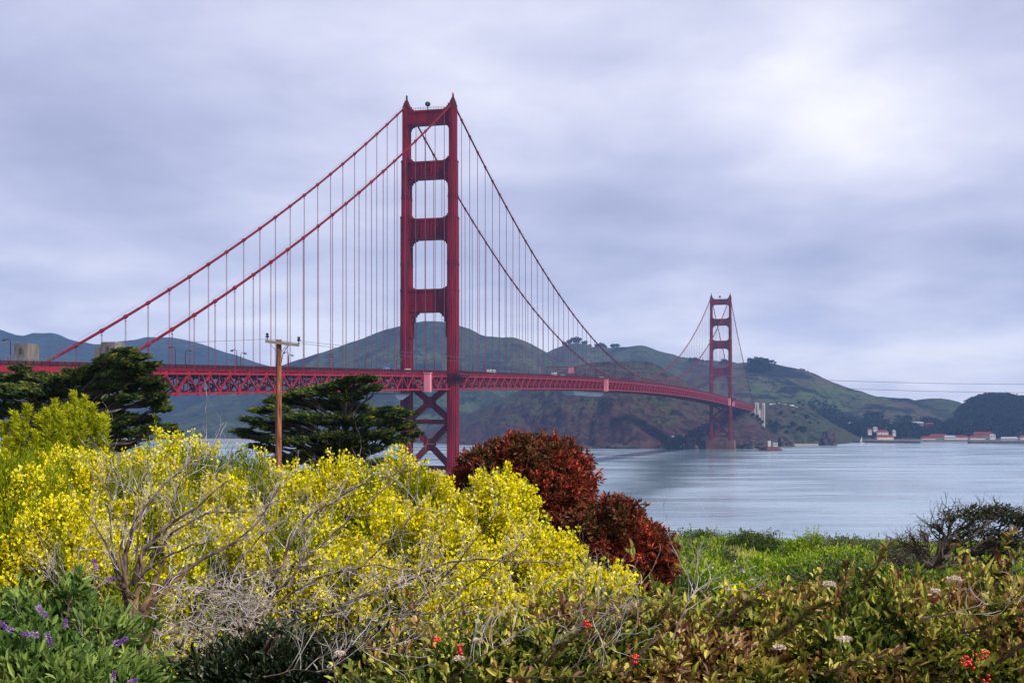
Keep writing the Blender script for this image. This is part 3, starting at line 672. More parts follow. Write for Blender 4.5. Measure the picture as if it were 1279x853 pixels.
t = empty('sign_gantry', bw(0, 1030, zr(1030)), 'red overhead sign frame across the deck at mid span', 'sign frame', rz=-AL)
b = MB(); b.box(-11.6, -11.2, -.2, .2, 0, 8.6); b.box(11.2, 11.6, -.2, .2, 0, 8.6); b.box(-11.6, 11.6, -.3, .3, 8.0, 8.6); b.box(-11.6, 11.6, -.3, .3, 6.4, 6.7)
b.build('frame', M['red'], t)
b = MB(); b.box(5.5, 10.2, -.55, -.32, 3.6, 8.2); b.build('sign_panel', M['pink'], t)
# ------------------------------------------------------------------ vegetation tools
def nrm(a): return a / np.maximum(np.linalg.norm(a, axis=-1, keepdims=True), 1e-9)
def leaf_quads(P, D, Up, Ln, Wd, curl=0.12, fold=0.25):
    """leaves from base points P along D; each is two quads folded at the midrib: 6 vertices, 2 faces"""
    n = len(P); S = nrm(np.cross(D, Up)); Nn = np.cross(S, D); Ln = np.broadcast_to(Ln, (n,))[:, None]; Wd = np.broadcast_to(Wd, (n,))[:, None]
    b = P; t = P + D * Ln - Nn * Ln * curl
    r1 = P + D * Ln * .38 + S * Wd * .5 + Nn * Wd * fold; r2 = P + D * Ln * .75 + S * Wd * .40 + Nn * Wd * fold * .8 - Nn * Ln * curl * .5
    l1 = P + D * Ln * .38 - S * Wd * .5 + Nn * Wd * fold; l2 = P + D * Ln * .75 - S * Wd * .40 + Nn * Wd * fold * .8 - Nn * Ln * curl * .5
    V = np.stack((b, r1, r2, t, l2, l1), 1).reshape(-1, 3); i = np.arange(n)[:, None] * 6
    Fq = np.stack((i + np.array([[0, 1, 2, 3]]), i + np.array([[0, 3, 4, 5]])), 1).reshape(-1, 4)
    return V, Fq
def sliver_quads(P, D, Up, Ln, Wd):
    """one four-cornered diamond per leaf or petal"""
    n = len(P); S = nrm(np.cross(D, Up)); Ln = np.broadcast_to(Ln, (n,))[:, None]; Wd = np.broadcast_to(Wd, (n,))[:, None]
    V = np.stack((P, P + D * Ln * .45 + S * Wd * .5, P + D * Ln, P + D * Ln * .45 - S * Wd * .5), 1).reshape(-1, 3)
    return V, (np.arange(n)[:, None] * 4 + np.arange(4)[None])
class Leaves:
    def __init__(s): s.V = []; s.F = []; s.m = []; s.r = []; s.n = 0
    def add(s, V, Fq, mi, rnd):
        s.V.append(V); s.F.append(Fq + s.n); s.n += len(V); k = len(Fq) // len(rnd)
        s.m.append(np.full(len(Fq), mi)); s.r.append(np.repeat(rnd, k))
    def build(s, name, mats, parent):
        return link(name, np_mesh(name, np.concatenate(s.V), np.concatenate(s.F), np.concatenate(s.m), np.concatenate(s.r)), parent, mats)
def unit(rng, n): return nrm(rng.normal(size=(n, 3)))
def shell(rng, n, cen, rad, seed, zmin=-0.35, lump=0.22, depth=0.16, lf=2.2):
    """points near the lumpy skin of a bush, with their outward directions"""
    d = unit(rng, int(n * 2.2) + 20); d = d[d[:, 2] > zmin][:n]
    l = 1 + lump * (fbm(d[:, 0] * lf + d[:, 2] * 1.7 + 9, d[:, 1] * lf - d[:, 2] * 1.3 + 5, 3, seed) * 1.6)
    r = l * (1 - np.abs(rng.normal(0, depth, len(d))))
    P = cen + d * np.array(rad) * r[:, None]
    return P, nrm(d / np.array(rad))
def shoots(rng, T, D, ln, per, rad, ang, t0=0.0):
    """leaf bases and directions set round shoots that end at T and point along D"""
    n = len(T); t = rng.uniform(t0, 1, (n, per)); a = rng.uniform(0, 2 * np.pi, (n, per)); ln = np.broadcast_to(ln, (n,))[:, None]
    u = nrm(np.cross(D, unit(rng, n))); w = np.cross(D, u)
    perp = u[:, None] * np.cos(a)[..., None] + w[:, None] * np.sin(a)[..., None]
    P = T[:, None] - D[:, None] * (ln * (1 - t))[..., None] + perp * rad
    an = ang * (1 - 0.55 * t) + rng.normal(0, .18, (n, per))
    L = nrm(D[:, None] * np.cos(an)[..., None] + perp * np.sin(an)[..., None])
    return P.reshape(-1, 3), L.reshape(-1, 3), t.reshape(-1)
def wob_path(rng, p, q, n, amp):
    p = np.array(p, float); q = np.array(q, float); t = np.linspace(0, 1, n)[:, None]; L = np.linalg.norm(q - p)
    o = np.cumsum(rng.normal(0, 1, (n, 3)), 0); o = o - o[0] - t * (o[-1] - o[0]); return p + (q - p) * t + o * amp * L / math.sqrt(n)
def stems(rng, base, tips, r0, r1, amp=0.10, spread=0.12):
    b = MB()
    for T in tips:
        B = np.array(base) + np.array((rng.normal(0, spread), rng.normal(0, spread), 0)); mid = B + (np.array(T) - B) * 0.5 + np.array((0, 0, 0.12 * np.linalg.norm(T - B)))
        P = np.concatenate((wob_path(rng, B, mid, 5, amp), wob_path(rng, mid, T, 5, amp)[1:])); b.tube(P, np.linspace(r0, r1, len(P)), 5)
    return b
def gbase(x, y): return float(gz(x, y)) - 0.05
M['twig'] = mat('grey_dead_twig', (0.14, 0.11, 0.10), 0.85, 0.15, scale=22, col2=(0.54, 0.48, 0.46), thr=(.35, .62))
M['branch'] = mat('dead_branch_bark', (0.045, 0.03, 0.026), 0.9, 0.15, scale=16, col2=(0.24, 0.175, 0.145), thr=(.42, .75), bump=.4, bscale=60)
M['bark_lichen'] = mat('lichen_bark', (0.085, 0.062, 0.05), 0.9, 0.15, scale=18, col2=(0.30, 0.19, 0.09), bump=0.5, bscale=40)
M['stem'] = mat('brown_stem', (0.09, 0.055, 0.04), 0.85, 0.2, scale=10, col2=(0.17, 0.11, 0.08))
M['green_stem'] = mat('green_stem', (0.07, 0.10, 0.03), 0.7, 0.2)
M['cyp_bark'] = mat('dark_cypress_bark', (0.05, 0.04, 0.035), 0.9, 0.1, scale=6, col2=(0.11, 0.09, 0.075))
M['broom_leaf'] = leafmat('broom_leaf', [(0, (0.045, 0.075, 0.004)), (.5, (0.19, 0.24, 0.008)), (1, (0.42, 0.43, 0.010))], 0.35, 0.7, 0.08)
M['broom_flower'] = leafmat('broom_petal', [(0, (0.52, 0.43, 0.004)), (.35, (0.83, 0.71, 0.008)), (.75, (0.94, 0.86, 0.05)), (1, (0.95, 0.93, 0.34))], 0.35, 0.7, 0.05)
M['lime_leaf'] = leafmat('lime_leaf', [(0, (0.10, 0.15, 0.006)), (.5, (0.28, 0.33, 0.010)), (1, (0.58, 0.56, 0.02))], 0.4, 0.7, 0.08)
M['photinia'] = leafmat('photinia_leaf', [(0, (0.022, 0.030, 0.010)), (.25, (0.075, 0.055, 0.018)), (.45, (0.14, 0.055, 0.022)), (.68, (0.17, 0.035, 0.02)), (.85, (0.32, 0.05, 0.028)), (1, (0.58, 0.12, 0.065))], 0.2, 0.5, 0.2)
M['cypress'] = leafmat('cypress_spray', [(0, (0.012, 0.025, 0.010)), (.4, (0.035, 0.062, 0.018)), (.75, (0.09, 0.12, 0.022)), (1, (0.22, 0.21, 0.03))], 0.12, 0.75, 0.1)
M['hebe'] = leafmat('hebe_leaf', [(0, (0.022, 0.06, 0.012)), (.5, (0.09, 0.17, 0.032)), (.95, (0.30, 0.38, 0.09)), (1, (0.22, 0.13, 0.05))], 0.28, 0.55, 0.2)
M['purple'] = leafmat('purple_petal', [(0, (0.22, 0.06, 0.40)), (.5, (0.42, 0.18, 0.60)), (1, (0.80, 0.68, 0.84))], 0.3)
M['cotone'] = leafmat('cotoneaster_leaf', [(0, (0.018, 0.034, 0.009)), (.28, (0.065, 0.10, 0.016)), (.45, (0.22, 0.25, 0.03)), (.60, (0.55, 0.50, 0.11)), (.70, (0.38, 0.25, 0.07)), (.80, (0.20, 0.08, 0.035)), (.90, (0.11, 0.045, 0.035)), (1, (0.66, 0.45, 0.26))], 0.25, 0.5, 0.18)
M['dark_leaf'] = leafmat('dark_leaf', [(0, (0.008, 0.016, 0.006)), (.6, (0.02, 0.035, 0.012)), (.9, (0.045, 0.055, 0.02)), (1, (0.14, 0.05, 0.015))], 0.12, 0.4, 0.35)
M['white_petal'] = leafmat('white_petal', [(0, (0.55, 0.42, 0.34)), (1, (0.85, 0.74, 0.64))], 0.3)
M['red_berry'] = mat('red_berry', (0.70, 0.012, 0.018), 0.3, 0.5, var=0.2)
M['meadow'] = leafmat('meadow_leaf', [(0, (0.035, 0.075, 0.008)), (.45, (0.16, 0.28, 0.014)), (.8, (0.36, 0.44, 0.035)), (1, (0.46, 0.42, 0.12))], 0.35, 0.7, 0.08)
M['bush_green'] = leafmat('bush_green_leaf', [(0, (0.025, 0.05, 0.014)), (.6, (0.07, 0.12, 0.025)), (1, (0.17, 0.22, 0.05))], 0.25)
M['grey_leaf'] = leafmat('grey_green_leaf', [(0, (0.04, 0.06, 0.025)), (1, (0.14, 0.16, 0.07))], 0.25)
M['far_leaf'] = leafmat('far_tree_leaf', [(0, (0.007, 0.012, 0.010)), (1, (0.02, 0.029, 0.018))], 0.1, 0.9, 0.05)

# ------------------------------------------------------------------ far shore: trees, woods, houses, rocks, sea walls
def far_tree_proto(k):
    rng = np.random.default_rng(900 + k); L = Leaves()
    cl = [(rng.uniform(-3, 3), rng.uniform(-3, 3), rng.uniform(5, 11)) for _ in range(7)] + [(0, 0, 9)]
    for c in cl:
        P, d = shell(rng, 46, np.array(c), (2.6, 2.6, 1.9), k, -0.8); V, Fq = sliver_quads(P, nrm(d + unit(rng, len(P)) * .9), unit(rng, len(P)), 1.9, 1.5); L.add(V, Fq, 0, rng.random(len(P)))
    o = L.build('far_tree', [M['far_leaf']], None)
    b = MB(); b.tube([(0, 0, -2), (.2, .1, 4), (.1, 0, 8)], [.5, .35, .2], 6); me = o.data
    bm = __import__('bmesh').new(); bm.from_mesh(me); n = len(bm.faces); t = b.mesh('t'); bm.from_mesh(t); me.materials.append(M['cyp_bark'])
    bm.faces.ensure_lookup_table()
    for f in bm.faces[n:]: f.material_index = 1
    bm.to_mesh(me); bm.free(); return o
FT = [far_tree_proto(k) for k in range(4)]; ft_used = [False] * 4
def far_tree(pos, h, label, group, rng):
    k = int(rng.integers(4)); o = FT[k] if not ft_used[k] else FT[k].copy()
    if ft_used[k]: C.objects.link(o)
    ft_used[k] = True; o.location = pos; s = h / 11.5; o.scale = (s * rng.uniform(.85, 1.3), s * rng.uniform(.85, 1.3), s); o.rotation_euler = (0, 0, rng.uniform(0, 6.28))
    return tag(o, label, 'tree', group)
rng = np.random.default_rng(5)
for px_, h in ((705, 15), (711, 19), (717, 22), (723, 24), (729, 18), (736, 12), (745, 17), (751, 20), (756, 14), (766, 18), (771, 16)):
    D = float(np.interp(px_, [640, 1000], [4200, 3900])) + 40; far_tree((*at(px_, 0, D)[:2], hill_z(3, px_, D) - 2), h, 'dark tree on the hazy hill crest between the two towers', 'trees on the hazy hill crest', rng)
for px_, h in ((862, 14), (867, 17), (872, 14), (878, 11), (884, 9)):
    D = 3950; far_tree((*at(px_, 0, D)[:2], hill_z(3, px_, D) - 2), h, 'dark tree on the crest just left of the far tower', 'trees left of the far tower', rng)
for px_, h in ((901, 13), (905, 16), (908, 12), (940, 12), (946, 17), (952, 16), (957, 13), (964, 10), (968, 7), (1000, 6), (1004, 7), (1009, 6)):
    D = float(np.interp(px_, [830, 1100], [3500, 3300])); far_tree((*at(px_, 0, D)[:2], hill_z(4, px_, D) - 2), h, 'dark tree on the crest of the big hill right of the far tower', 'trees on the big hill crest', rng)
# scattered trees on the flat topped headland
for i in range(26):
    px_, py_ = [(991, 517), (975, 519), (1022, 530), (1003, 507), (962, 531), (966, 535), (970, 533), (975, 537), (979, 535), (985, 536), (990, 533), (995, 538), (1000, 537), (1004, 538), (968, 540), (984, 542), (1003, 541), (1008, 524), (1012, 529), (945, 518), (948, 523), (951, 528), (941, 514), (940, 521), (1016, 504), (999, 504)][i]
    p = hill_at(7 if px_ > 955 else 8, px_, py_); far_tree((p[0], p[1], p[2] - 1.5), float(rng.uniform(5, 10)), 'dark tree on the slope of the flat topped headland', 'trees on the flat topped headland', rng)
# shore trees among the red roofs
for i in range(95):
    px_ = float(rng.uniform(1058, 1290)); d = float(rng.uniform(2660, 2790))
    if rng.random() < .45: px_ = float(rng.choice([1072, 1078, 1119, 1124, 1128, 1132, 1155, 1165, 1182, 1192, 1200, 1210, 1225, 1240, 1255, 1270]) + rng.normal(0, 3))
    z = max(4.0, max(hill_z(4, px_, d) if px_ < 1250 else 0, hill_z(5, px_, d) if px_ > 1085 else 0, hill_z(6, px_, d) if px_ > 1170 else 0))
    far_tree((*at(px_, 0, d)[:2], z - 2), float(rng.uniform(12, 25)), 'dark tree behind the red roofed houses on the far shore', 'trees behind the red roofed houses', rng)
def woods(name, label, hs, boxes, n, seed):
    rng = np.random.default_rng(seed); L = Leaves()
    for _ in range(n):
        a = boxes[int(rng.integers(len(boxes)))]; px_ = rng.uniform(a[0], a[1]); D = rng.uniform(a[2], a[3]); z = hill_z(hs, px_, D)
        c = at(px_, 0, D); c[2] = z + 4; r = rng.uniform(4, 8)
        P, d = shell(rng, 26, c, (r, r, r * .8), int(seed), -0.2); V, Fq = sliver_quads(P, nrm(d + unit(rng, len(P)) * .9), unit(rng, len(P)), 4.5, 3.5); L.add(V, Fq, 0, rng.random(len(P)))
    tag(L.build(name, [M['far_leaf']], None), label, 'woods', kind='stuff')
woods('woods', 'dense dark wood covering the hill at the right edge', 6, [(1195, 1400, 2700, 3080), (1205, 1330, 2850, 3080)], 1500, 31)
woods('woods', 'dark scrub woods in the folds of the big green hill', 4, [(1012, 1050, 2720, 3050), (1040, 1075, 2700, 2900), (1082, 1100, 2700, 2950), (935, 960, 3250, 3400), (1050, 1160, 2680, 2760)], 520, 32)
woods('woods', 'dark scrub woods on the low smooth green hill', 5, [(1110, 1135, 2900, 3150), (1150, 1172, 2750, 2950), (1120, 1200, 2680, 2780)], 260, 33)

def shore_strip(name, label, cat, pts, z0, z1, m, w=14, kind=None):
    b = MB()
    for (p, d), (q, e) in zip(pts[:-1], pts[1:]):
        a = at(p, 0, d); c = at(q, 0, e)
        b.hexa(((a[0], a[1], z0), (c[0], c[1], z0), (c[0], c[1] + w, z0), (a[0], a[1] + w, z0), (a[0], a[1] + 2, z1), (c[0], c[1] + 2, z1), (c[0], c[1] + w, z1), (a[0], a[1] + w, z1)))
    tag(b.build(name, m), label, cat, kind=kind)
M['dark_stone'] = mat('dark_sea_stone', (0.022, 0.02, 0.022), 0.9, 0.2, scale=0.1, col2=(0.055, 0.047, 0.045))
M['quay'] = mat('grey_quay_stone', (0.06, 0.055, 0.052), 0.9, 0.2, scale=0.1, col2=(0.12, 0.108, 0.10))
M['sand'] = mat('pale_beach_sand', (0.17, 0.135, 0.115), 0.95, 0.1, scale=0.08, col2=(0.27, 0.22, 0.19))
shore_strip('sea_wall', 'long dark stone breakwater in front of the cream house', 'sea wall', [(1052, 2520), (1090, 2480), (1150, 2440)], -2, 3.2, M['dark_stone'])
shore_strip('sea_wall', 'dark stone sea wall below the right hand row of red roofs', 'sea wall', [(1212, 2430), (1290, 2420), (1400, 2420)], -2, 3.0, M['dark_stone'])
shore_strip('quay', 'long grey quay at the foot of the red roofed houses', 'quay', [(1045, 2590), (1140, 2560), (1300, 2560), (1420, 2560)], -2, 3.8, M['quay'], 140)
shore_strip('beach', 'pale sand beach left of the dark sea rock', 'beach', [(983, 2262), (1010, 2275), (1036, 2300), (1062, 2480)], -2, 2.2, M['sand'], 45, 'structure')
shore_strip('beach', 'pale strip of sand under the distant blue hills', 'beach', [(225, 2800), (300, 2790), (345, 2790)], -2, 2.0, M['sand'], 60, 'structure')

def house(px_, py_, D, w, d, h, roof, wall, label, storey=1, rz=0.0):
    h *= .78; d *= .8; p = at(px_, py_ + 1.2, D); t = empty('house', p, label, 'house', 'houses on the far shore', rz=rz)
    b = MB(); b.box(-w / 2, w / 2, -d / 2, d / 2, -4, h); b.build('wall', wall, t)
    r = MB(); e = .8; rh = d * .33
    r.hexa(((-w / 2 - e, -d / 2 - e, h), (w / 2 + e, -d / 2 - e, h), (w / 2 + e, d / 2 + e, h), (-w / 2 - e, d / 2 + e, h), (-w / 2 + d * .25, -.15, h + rh), (w / 2 - d * .25, -.15, h + rh), (w / 2 - d * .25, .15, h + rh), (-w / 2 + d * .25, .15, h + rh)))
    ro = r.build('roof', roof, t); c = MB(); c.box(-w * .2 - .6, -w * .2 + .6, .5, 1.7, h + .3, h + rh + 1.4); c.build('chimney', M['red_roof'], ro)
    n = max(2, int(w / 5))
    for k in range(n):
        x = -w / 2 + (k + .5) * w / n
        for s_ in range(storey):
            c = MB(); z = 1.2 + s_ * 3.1; c.box(x - .7, x + .7, -d / 2 - .06, -d / 2 + .1, z, z + 1.6); c.build('window', M['window'], t)
RR, GR, WH, CR = M['red_roof'], M['grey_roof'], M['white'], M['cream']
for a in ((1086, 539.5, 2650, 7, 9, 9, RR, WH, 'narrow white house at the left end of the far shore houses', 2),
          (1102, 540.5, 2645, 21, 12, 5.5, RR, WH, 'white red roofed house standing above the cream house', 1),
          (1116.5, 541, 2650, 6, 8, 8, GR, WH, 'small tall white house right of the white red roofed house', 2),
          (1105, 547.5, 2600, 31, 14, 6.5, RR, CR, 'long cream house with a red roof above the stone breakwater', 1),
          (1159, 547.3, 2600, 27, 12, 3.2, RR, WH, 'low red roofed white house at the left end of the waterfront row', 1),
          (1172, 545.5, 2640, 36, 14, 4.2, RR, M['concrete'], 'long house with a broad red roof behind the waterfront row', 1),
          (1186, 546.8, 2600, 22, 12, 4.2, GR, WH, 'white grey roofed house in the waterfront row', 1),
          (1200, 546.8, 2602, 26, 12, 4.4, RR, WH, 'white red roofed house in the middle of the waterfront row', 1),
          (1220, 547, 2600, 30, 12, 4.0, RR, WH, 'white red roofed house below the big red roof', 1),
          (1227, 544, 2650, 38, 16, 6.0, RR, M['concrete'], 'tall house under the biggest red roof of the waterfront', 2),
          (1239, 546.5, 2600, 11, 10, 7.5, GR, WH, 'narrow white gabled house at the right end of the waterfront row', 2),
          (1260, 547.8, 2580, 32, 11, 3.0, GR, WH, 'low grey roofed white shed right of the waterfront row', 1),
          (1279, 547.5, 2580, 18, 12, 6, RR, WH, 'white red roofed house at the right edge of the photo', 1),
          (1066, 529, 2760, 20, 10, 3.2, GR, M['concrete'], 'grey roofed house among trees at the foot of the big hill', 1),
          (1073, 531, 2740, 14, 9, 3.2, GR, WH, 'pale grey roofed house just below the hill side houses', 1),
          (1146, 528.5, 2790, 24, 10, 3.0, GR, M['concrete'], 'long grey roofed house high among the dark trees', 1),
          (1161, 530, 2780, 16, 10, 3.2, RR, M['concrete'], 'brown roofed house high among the dark trees', 1),
          (1093, 535.5, 2690, 8, 8, 4.5, GR, WH, 'small white house above the narrow white house', 1)):
    house(*a)

def rock(name, label, px_, py_, D, rad, seed, cat='rock', spikes=0.35):
    rng = np.random.default_rng(seed); nlat, nlon = 26, 40; V = []
    for i in range(nlat):
        th = math.pi * .5 * i / (nlat - 1)
        for j in range(nlon):
            ph = 2 * math.pi * j / nlon; d = np.array((math.cos(ph) * math.cos(th), math.sin(ph) * math.cos(th), math.sin(th)))
            k = 1 + spikes * float(fbm(d[0] * 2.1 + 4, d[1] * 2.1 + d[2] * 2.7, 5, seed)) * 1.6
            sk = min(3.0, rad[2]); V.append((d[0] * rad[0] * k, d[1] * rad[1] * k, -sk + (d[2] ** .8) * (rad[2] + sk) * k))
    Fq = [(i * nlon + j, i * nlon + (j + 1) % nlon, (i + 1) * nlon + (j + 1) % nlon, (i + 1) * nlon + j) for i in range(nlat - 1) for j in range(nlon)]
    me = bpy.data.meshes.new(name); me.from_pydata(V, [], Fq); me.update()
    p = at(px_, py_, D); o = link(name, me, None, (M['sea_rock'],)); o.location = (p[0], p[1], 0); return tag(o, label, cat)
M['sea_rock'] = mat('dark_sea_rock', (0.022, 0.017, 0.02), 0.9, 0.2, scale=0.22, col2=(0.12, 0.075, 0.065), detail=8, thr=(.42, .72), bump=.6, bscale=.3)
M['guano'] = mat('streaked_sea_rock', (0.03, 0.027, 0.032), 0.9, 0.2, scale=0.10, col2=(0.55, 0.53, 0.52), detail=9, thr=(.60, .66), bump=.6, bscale=.3)
rock('sea_rock', 'dark pointed sea rock with pale streaks standing off the beach', 1035, 556, 2262, (14, 10, 23), 3, spikes=.45)
rock('sea_rock', 'low dark rock point between the white station and the beach', 980, 556, 2180, (15, 14, 15), 9)
rock('sea_rock', 'low dark rock under the white harbour light station', 962, 561, 1915, (17, 10, 6), 5, spikes=.25)
rock('sea_rock', 'dark low rocks at the foot of the cliff left of the far tower', 866, 556, 2015, (26, 12, 13), 12, spikes=.35)
o = rock('sea_rock', 'dark rock streaked white at the waterline below the cliff', 846, 556, 2012, (16, 10, 15), 14, spikes=.5); o.data.materials[0] = M['guano']
rock('sea_rock', 'dark low rock hump at the foot of the cliff right of the far tower', 938, 558, 2040, (22, 12, 9), 16, spikes=.5)
rock('sea_rock', 'flat dark rocks along the waterline at the left of the cliff', 770, 558, 2030, (42, 9, 5), 18, spikes=.5)
t = empty('light_station', (*at(964, 0, 1912)[:2], 4.5), 'small white harbour light station with red base on the rock', 'light station')
b = MB(); b.box(-8, 10, -6, 5, -5, 1.5); b.build('base', M['pier'], t)
b = MB(); b.box(-6, -2, -4, 3, 1.5, 9.5); b.build('tower_block', WH, t)
b = MB(); b.box(1, 7.5, -4, 4, 1.5, 6.5); b.build('wall', WH, t); b = MB(); b.box(.5, 8, -4.5, 4.5, 6.5, 7.1); b.build('roof', GR, t)
for x in (2.2, 4.2, 6.2):
    b = MB(); b.box(x - .5, x + .5, -4.08, -3.9, 3, 5.2); b.build('window', M['window'], t)
b = MB(); b.lathe((-4, -.5, 9.5), [(1.2, 0), (1.2, 2), (1.6, 2.1), (.3, 3.4)], 10); b.build('lantern_room', M['dark'], t)
def sailboat(px_, D, label):
    t = empty('sailboat', (*at(px_, 0, D)[:2], 0), label, 'sailboat'); b = MB()
    b.plate([(-4, 1.1), (-3.4, -.3), (3, -.3), (5, 1.3)], -1.2, 1.2); b.build('hull', WH, t); b = MB(); b.tube([(0.6, 0, 1), (.6, 0, 13)], .12, 6); b.build('mast', M['grey_metal'], t)
    b = MB(); b.plate([(.4, 2.2), (.4, 12.6), (-3.6, 2.4)], -.03, .03); b.build('sail', WH, t)
sailboat(1076.5, 2450, 'tiny white sailboat close to the far shore')
cols = [M['white'], silver, M['white'], blue, M['white'], M['dark'], M['white'], silver, M['white']]
for i, px_ in enumerate((963, 967, 973, 978, 981, 984.5, 987, 990, 995)):
    D = 2496; p = at(px_, 0, D); t = empty('parked_car', (p[0], p[1], hill_z(7, px_, D) + .15), 'tiny parked vehicle on the flat top of the headland', 'car', 'vehicles parked on the headland')
    L, H = (7.0, 2.9) if i in (0, 7) else (4.6, 1.6); b = MB(); b.box(-L / 2, L / 2, -1, 1, .3, H * .62); b.build('body', cols[i], t)
    b = MB(); b.hexa(((-L * .36, -.95, H * .62), (L * .3, -.95, H * .62), (L * .3, .95, H * .62), (-L * .36, .95, H * .62), (-L * .28, -.8, H), (L * .15, -.8, H), (L * .15, .8, H), (-L * .28, .8, H))); b.build('cabin', cols[i], t)
# ------------------------------------------------------------------ the bluff top: pole and wires
def pole():
    D = 60.0; top = at(347.5, 424, D); x, y = top[0], top[1]; zb = gbase(x, y) - 0.8
    t = empty('utility_pole', (x, y, zb), 'brown wooden utility pole with one crossarm in front of the dark cypress', 'utility pole')
    m = bpy.data.materials.new('pole_wood'); m.use_nodes = True; nt = m.node_tree; b = nt.nodes['Principled BSDF']; N = nt.nodes.new; L = nt.links.new
    tc = N('ShaderNodeTexCoord'); mp = N('ShaderNodeMapping'); mp.inputs['Scale'].default_value = (9, 9, .7); L(tc.outputs['Object'], mp.inputs[0])
    n = N('ShaderNodeTexNoise'); n.inputs['Scale'].default_value = 2.2; n.inputs['Detail'].default_value = 7; L(mp.outputs[0], n.inputs['Vector'])
    cr = N('ShaderNodeValToRGB'); L(n.outputs['Fac'], cr.inputs[0]); e = cr.color_ramp.elements
    e[0].position = .32; e[0].color = (.04, .014, .009, 1); e[1].position = .72; e[1].color = (.40, .17, .10, 1); q = e.new(.5); q.color = (.20, .065, .035, 1)
    L(cr.outputs[0], b.inputs['Base Color']); b.inputs['Roughness'].default_value = .85
    h = top[2] - zb
    b = MB(); b.tube([(0, 0, 0), (.01, 0, h * .5), (.03, 0, h)], [.155, .14, .118], 14); b.build('shaft', m, t)
    gw = mat('grey_crossarm_wood', (.13, .11, .10), .85, .2, scale=5, col2=(.27, .23, .20), stretch=(.4, 4, 4))
    b = MB(); b.bar((-.53, -.17, h - .085), (.95, -.17, h - .26), .10, .125); b.build('crossarm', gw, t)
    for (x0, z0, x1, z1) in ((.42, h - .24, .06, h - .72), (-.35, h - .16, -.04, h - .55)):
        b = MB(); b.bar((x0, -.24, z0), (x1, -.19, z1), .03, .02); b.build('brace', M['grey_metal'], t)
    b = MB(); b.tube([(.55, -.17, h - .2), (.4, -.2, h - .38), (.25, -.22, h - .62), (.17, -.18, h - 1.0)], .018, 5); b.build('drop_wire', M['dark'], t)
    for xx, zz in ((-.45, h - .03), (.93, h - .19)):
        b = MB(); b.lathe((xx, -.17, zz), [(.02, 0), (.02, .10), (.075, .11), (.08, .17), (.045, .19), (.045, .22), (.07, .23), (.06, .28), (.02, .31)], 10); b.build('insulator', M['dark'], t)
    b = MB()
    for k in range(9): z = 1.5 + k * .72; a = 2.4 * k; b.tube([(math.cos(a) * .15, math.sin(a) * .15, z), (math.cos(a) * .2, math.sin(a) * .2, z + .01)], .02, 5)
    b.build('bolts', M['dark'], t)
    b = MB()
    for k in range(3): b.box(-.05, .05, -.185, -.165, 2.6 + k * .55, 2.78 + k * .55)
    b.build('tag_plates', M['grey_metal'], t)
pole()
def wire(label, u0, y0, s, c, u1, uend):
    b = MB(); pts = []
    for px in np.linspace(u0, uend, 90):
        u = px - u0; pts.append(at(px, y0 + s * u + c * u * (u - u1), 59.83))
    b.tube(pts, .009, 5); tag(b.build('power_line', M['grey_metal']), label, 'wire')
wire('upper thin grey wire running right from the wooden pole', 375, 426, .0813, -.0000594, 541, 2300)
wire('lower thin grey wire running right from the wooden pole', 335, 423.5, .0985, -.0000670, 531, 2300)
wire('thin grey wire running left from the wooden pole', 335, 423.5, -.045, -.00006, 0, -700)

# ------------------------------------------------------------------ cypresses
def cypress(label, D, base_px, pads, seed, limb_r=.16, nper=165, wb=1.0):
    rng = np.random.default_rng(seed); bx = (base_px - 639.5) / F * D; zb = gbase(bx, D) - .1
    t = empty('cypress_tree', (0, 0, 0), label, 'cypress')
    L = Leaves(); br = MB(); tops = max(p[1] for p in pads)
    ztop = min(at(0, p[1], D)[2] for p in pads if True); zt = max(at(0, p[1], D)[2] for p in pads)
    tp = np.array((bx, D, zb + (zt - zb) * .72)); trunk = wob_path(rng, (bx, D, zb), tp, 9, .05)
    br2 = MB(); br2.tube(trunk, np.linspace(.3, .10, 9), 9); br2.build('trunk', M['cyp_bark'], t)
    for (px, py, rx, ry) in pads:
        dd = rng.uniform(-1, 1) * min(2.2, rx / F * D * 1.1); c = at(px, py + 4, D + dd); rad = np.array((rx / F * D, max(.45, rx / F * D * .8), ry * .8 / F * D))
        n = int(nper * (rx * ry / 400.0) ** .75 * wb) + 22
        d = unit(rng, n); r = rng.random(n) ** .45; P = c + d * rad * r[:, None]
        hub = np.array((bx, D, c[2] - .35)); out = P - hub; out[:, 2] *= .25; out = nrm(out)
        Dr = nrm(out * 1.2 + np.array((0, 0, .16)) + rng.normal(0, .30, (n, 3)) * np.array((1, 1, .45)))
        LP, LD, tt = shoots(rng, P, Dr, rng.uniform(.30, .62, n), 18, .035, .5)
        LD = nrm(LD * np.array((1, 1, .75)) + np.array((0, 0, .10)))
        V, Fq = sliver_quads(LP, LD, unit(rng, len(LP)), rng.uniform(.12, .26, len(LP)), rng.uniform(.04, .075, len(LP)))
        L.add(V, Fq, 0, np.clip(np.repeat(rng.random(n) ** 1.4, 18) * .85 + rng.random(len(LP)) * .12 + .2 * (tt - .5), 0, 1))
        st = trunk[int(np.clip((c[2] - zb) / (tp[2] - zb) * 8 - 1.2, 1, 8))]
        path = wob_path(rng, st, c, 7, .10); br.tube(path, np.linspace(limb_r * .6, .03, 7), 6)
        for k in range(max(3, n // 9)):
            q = P[int(rng.integers(n))]; br.tube(wob_path(rng, path[int(rng.integers(3, 7))], q, 5, .08), np.linspace(.035, .010, 5), 4)
    br.build('branches', M['cyp_bark'], t); L.build('crown', [M['cypress']], t)
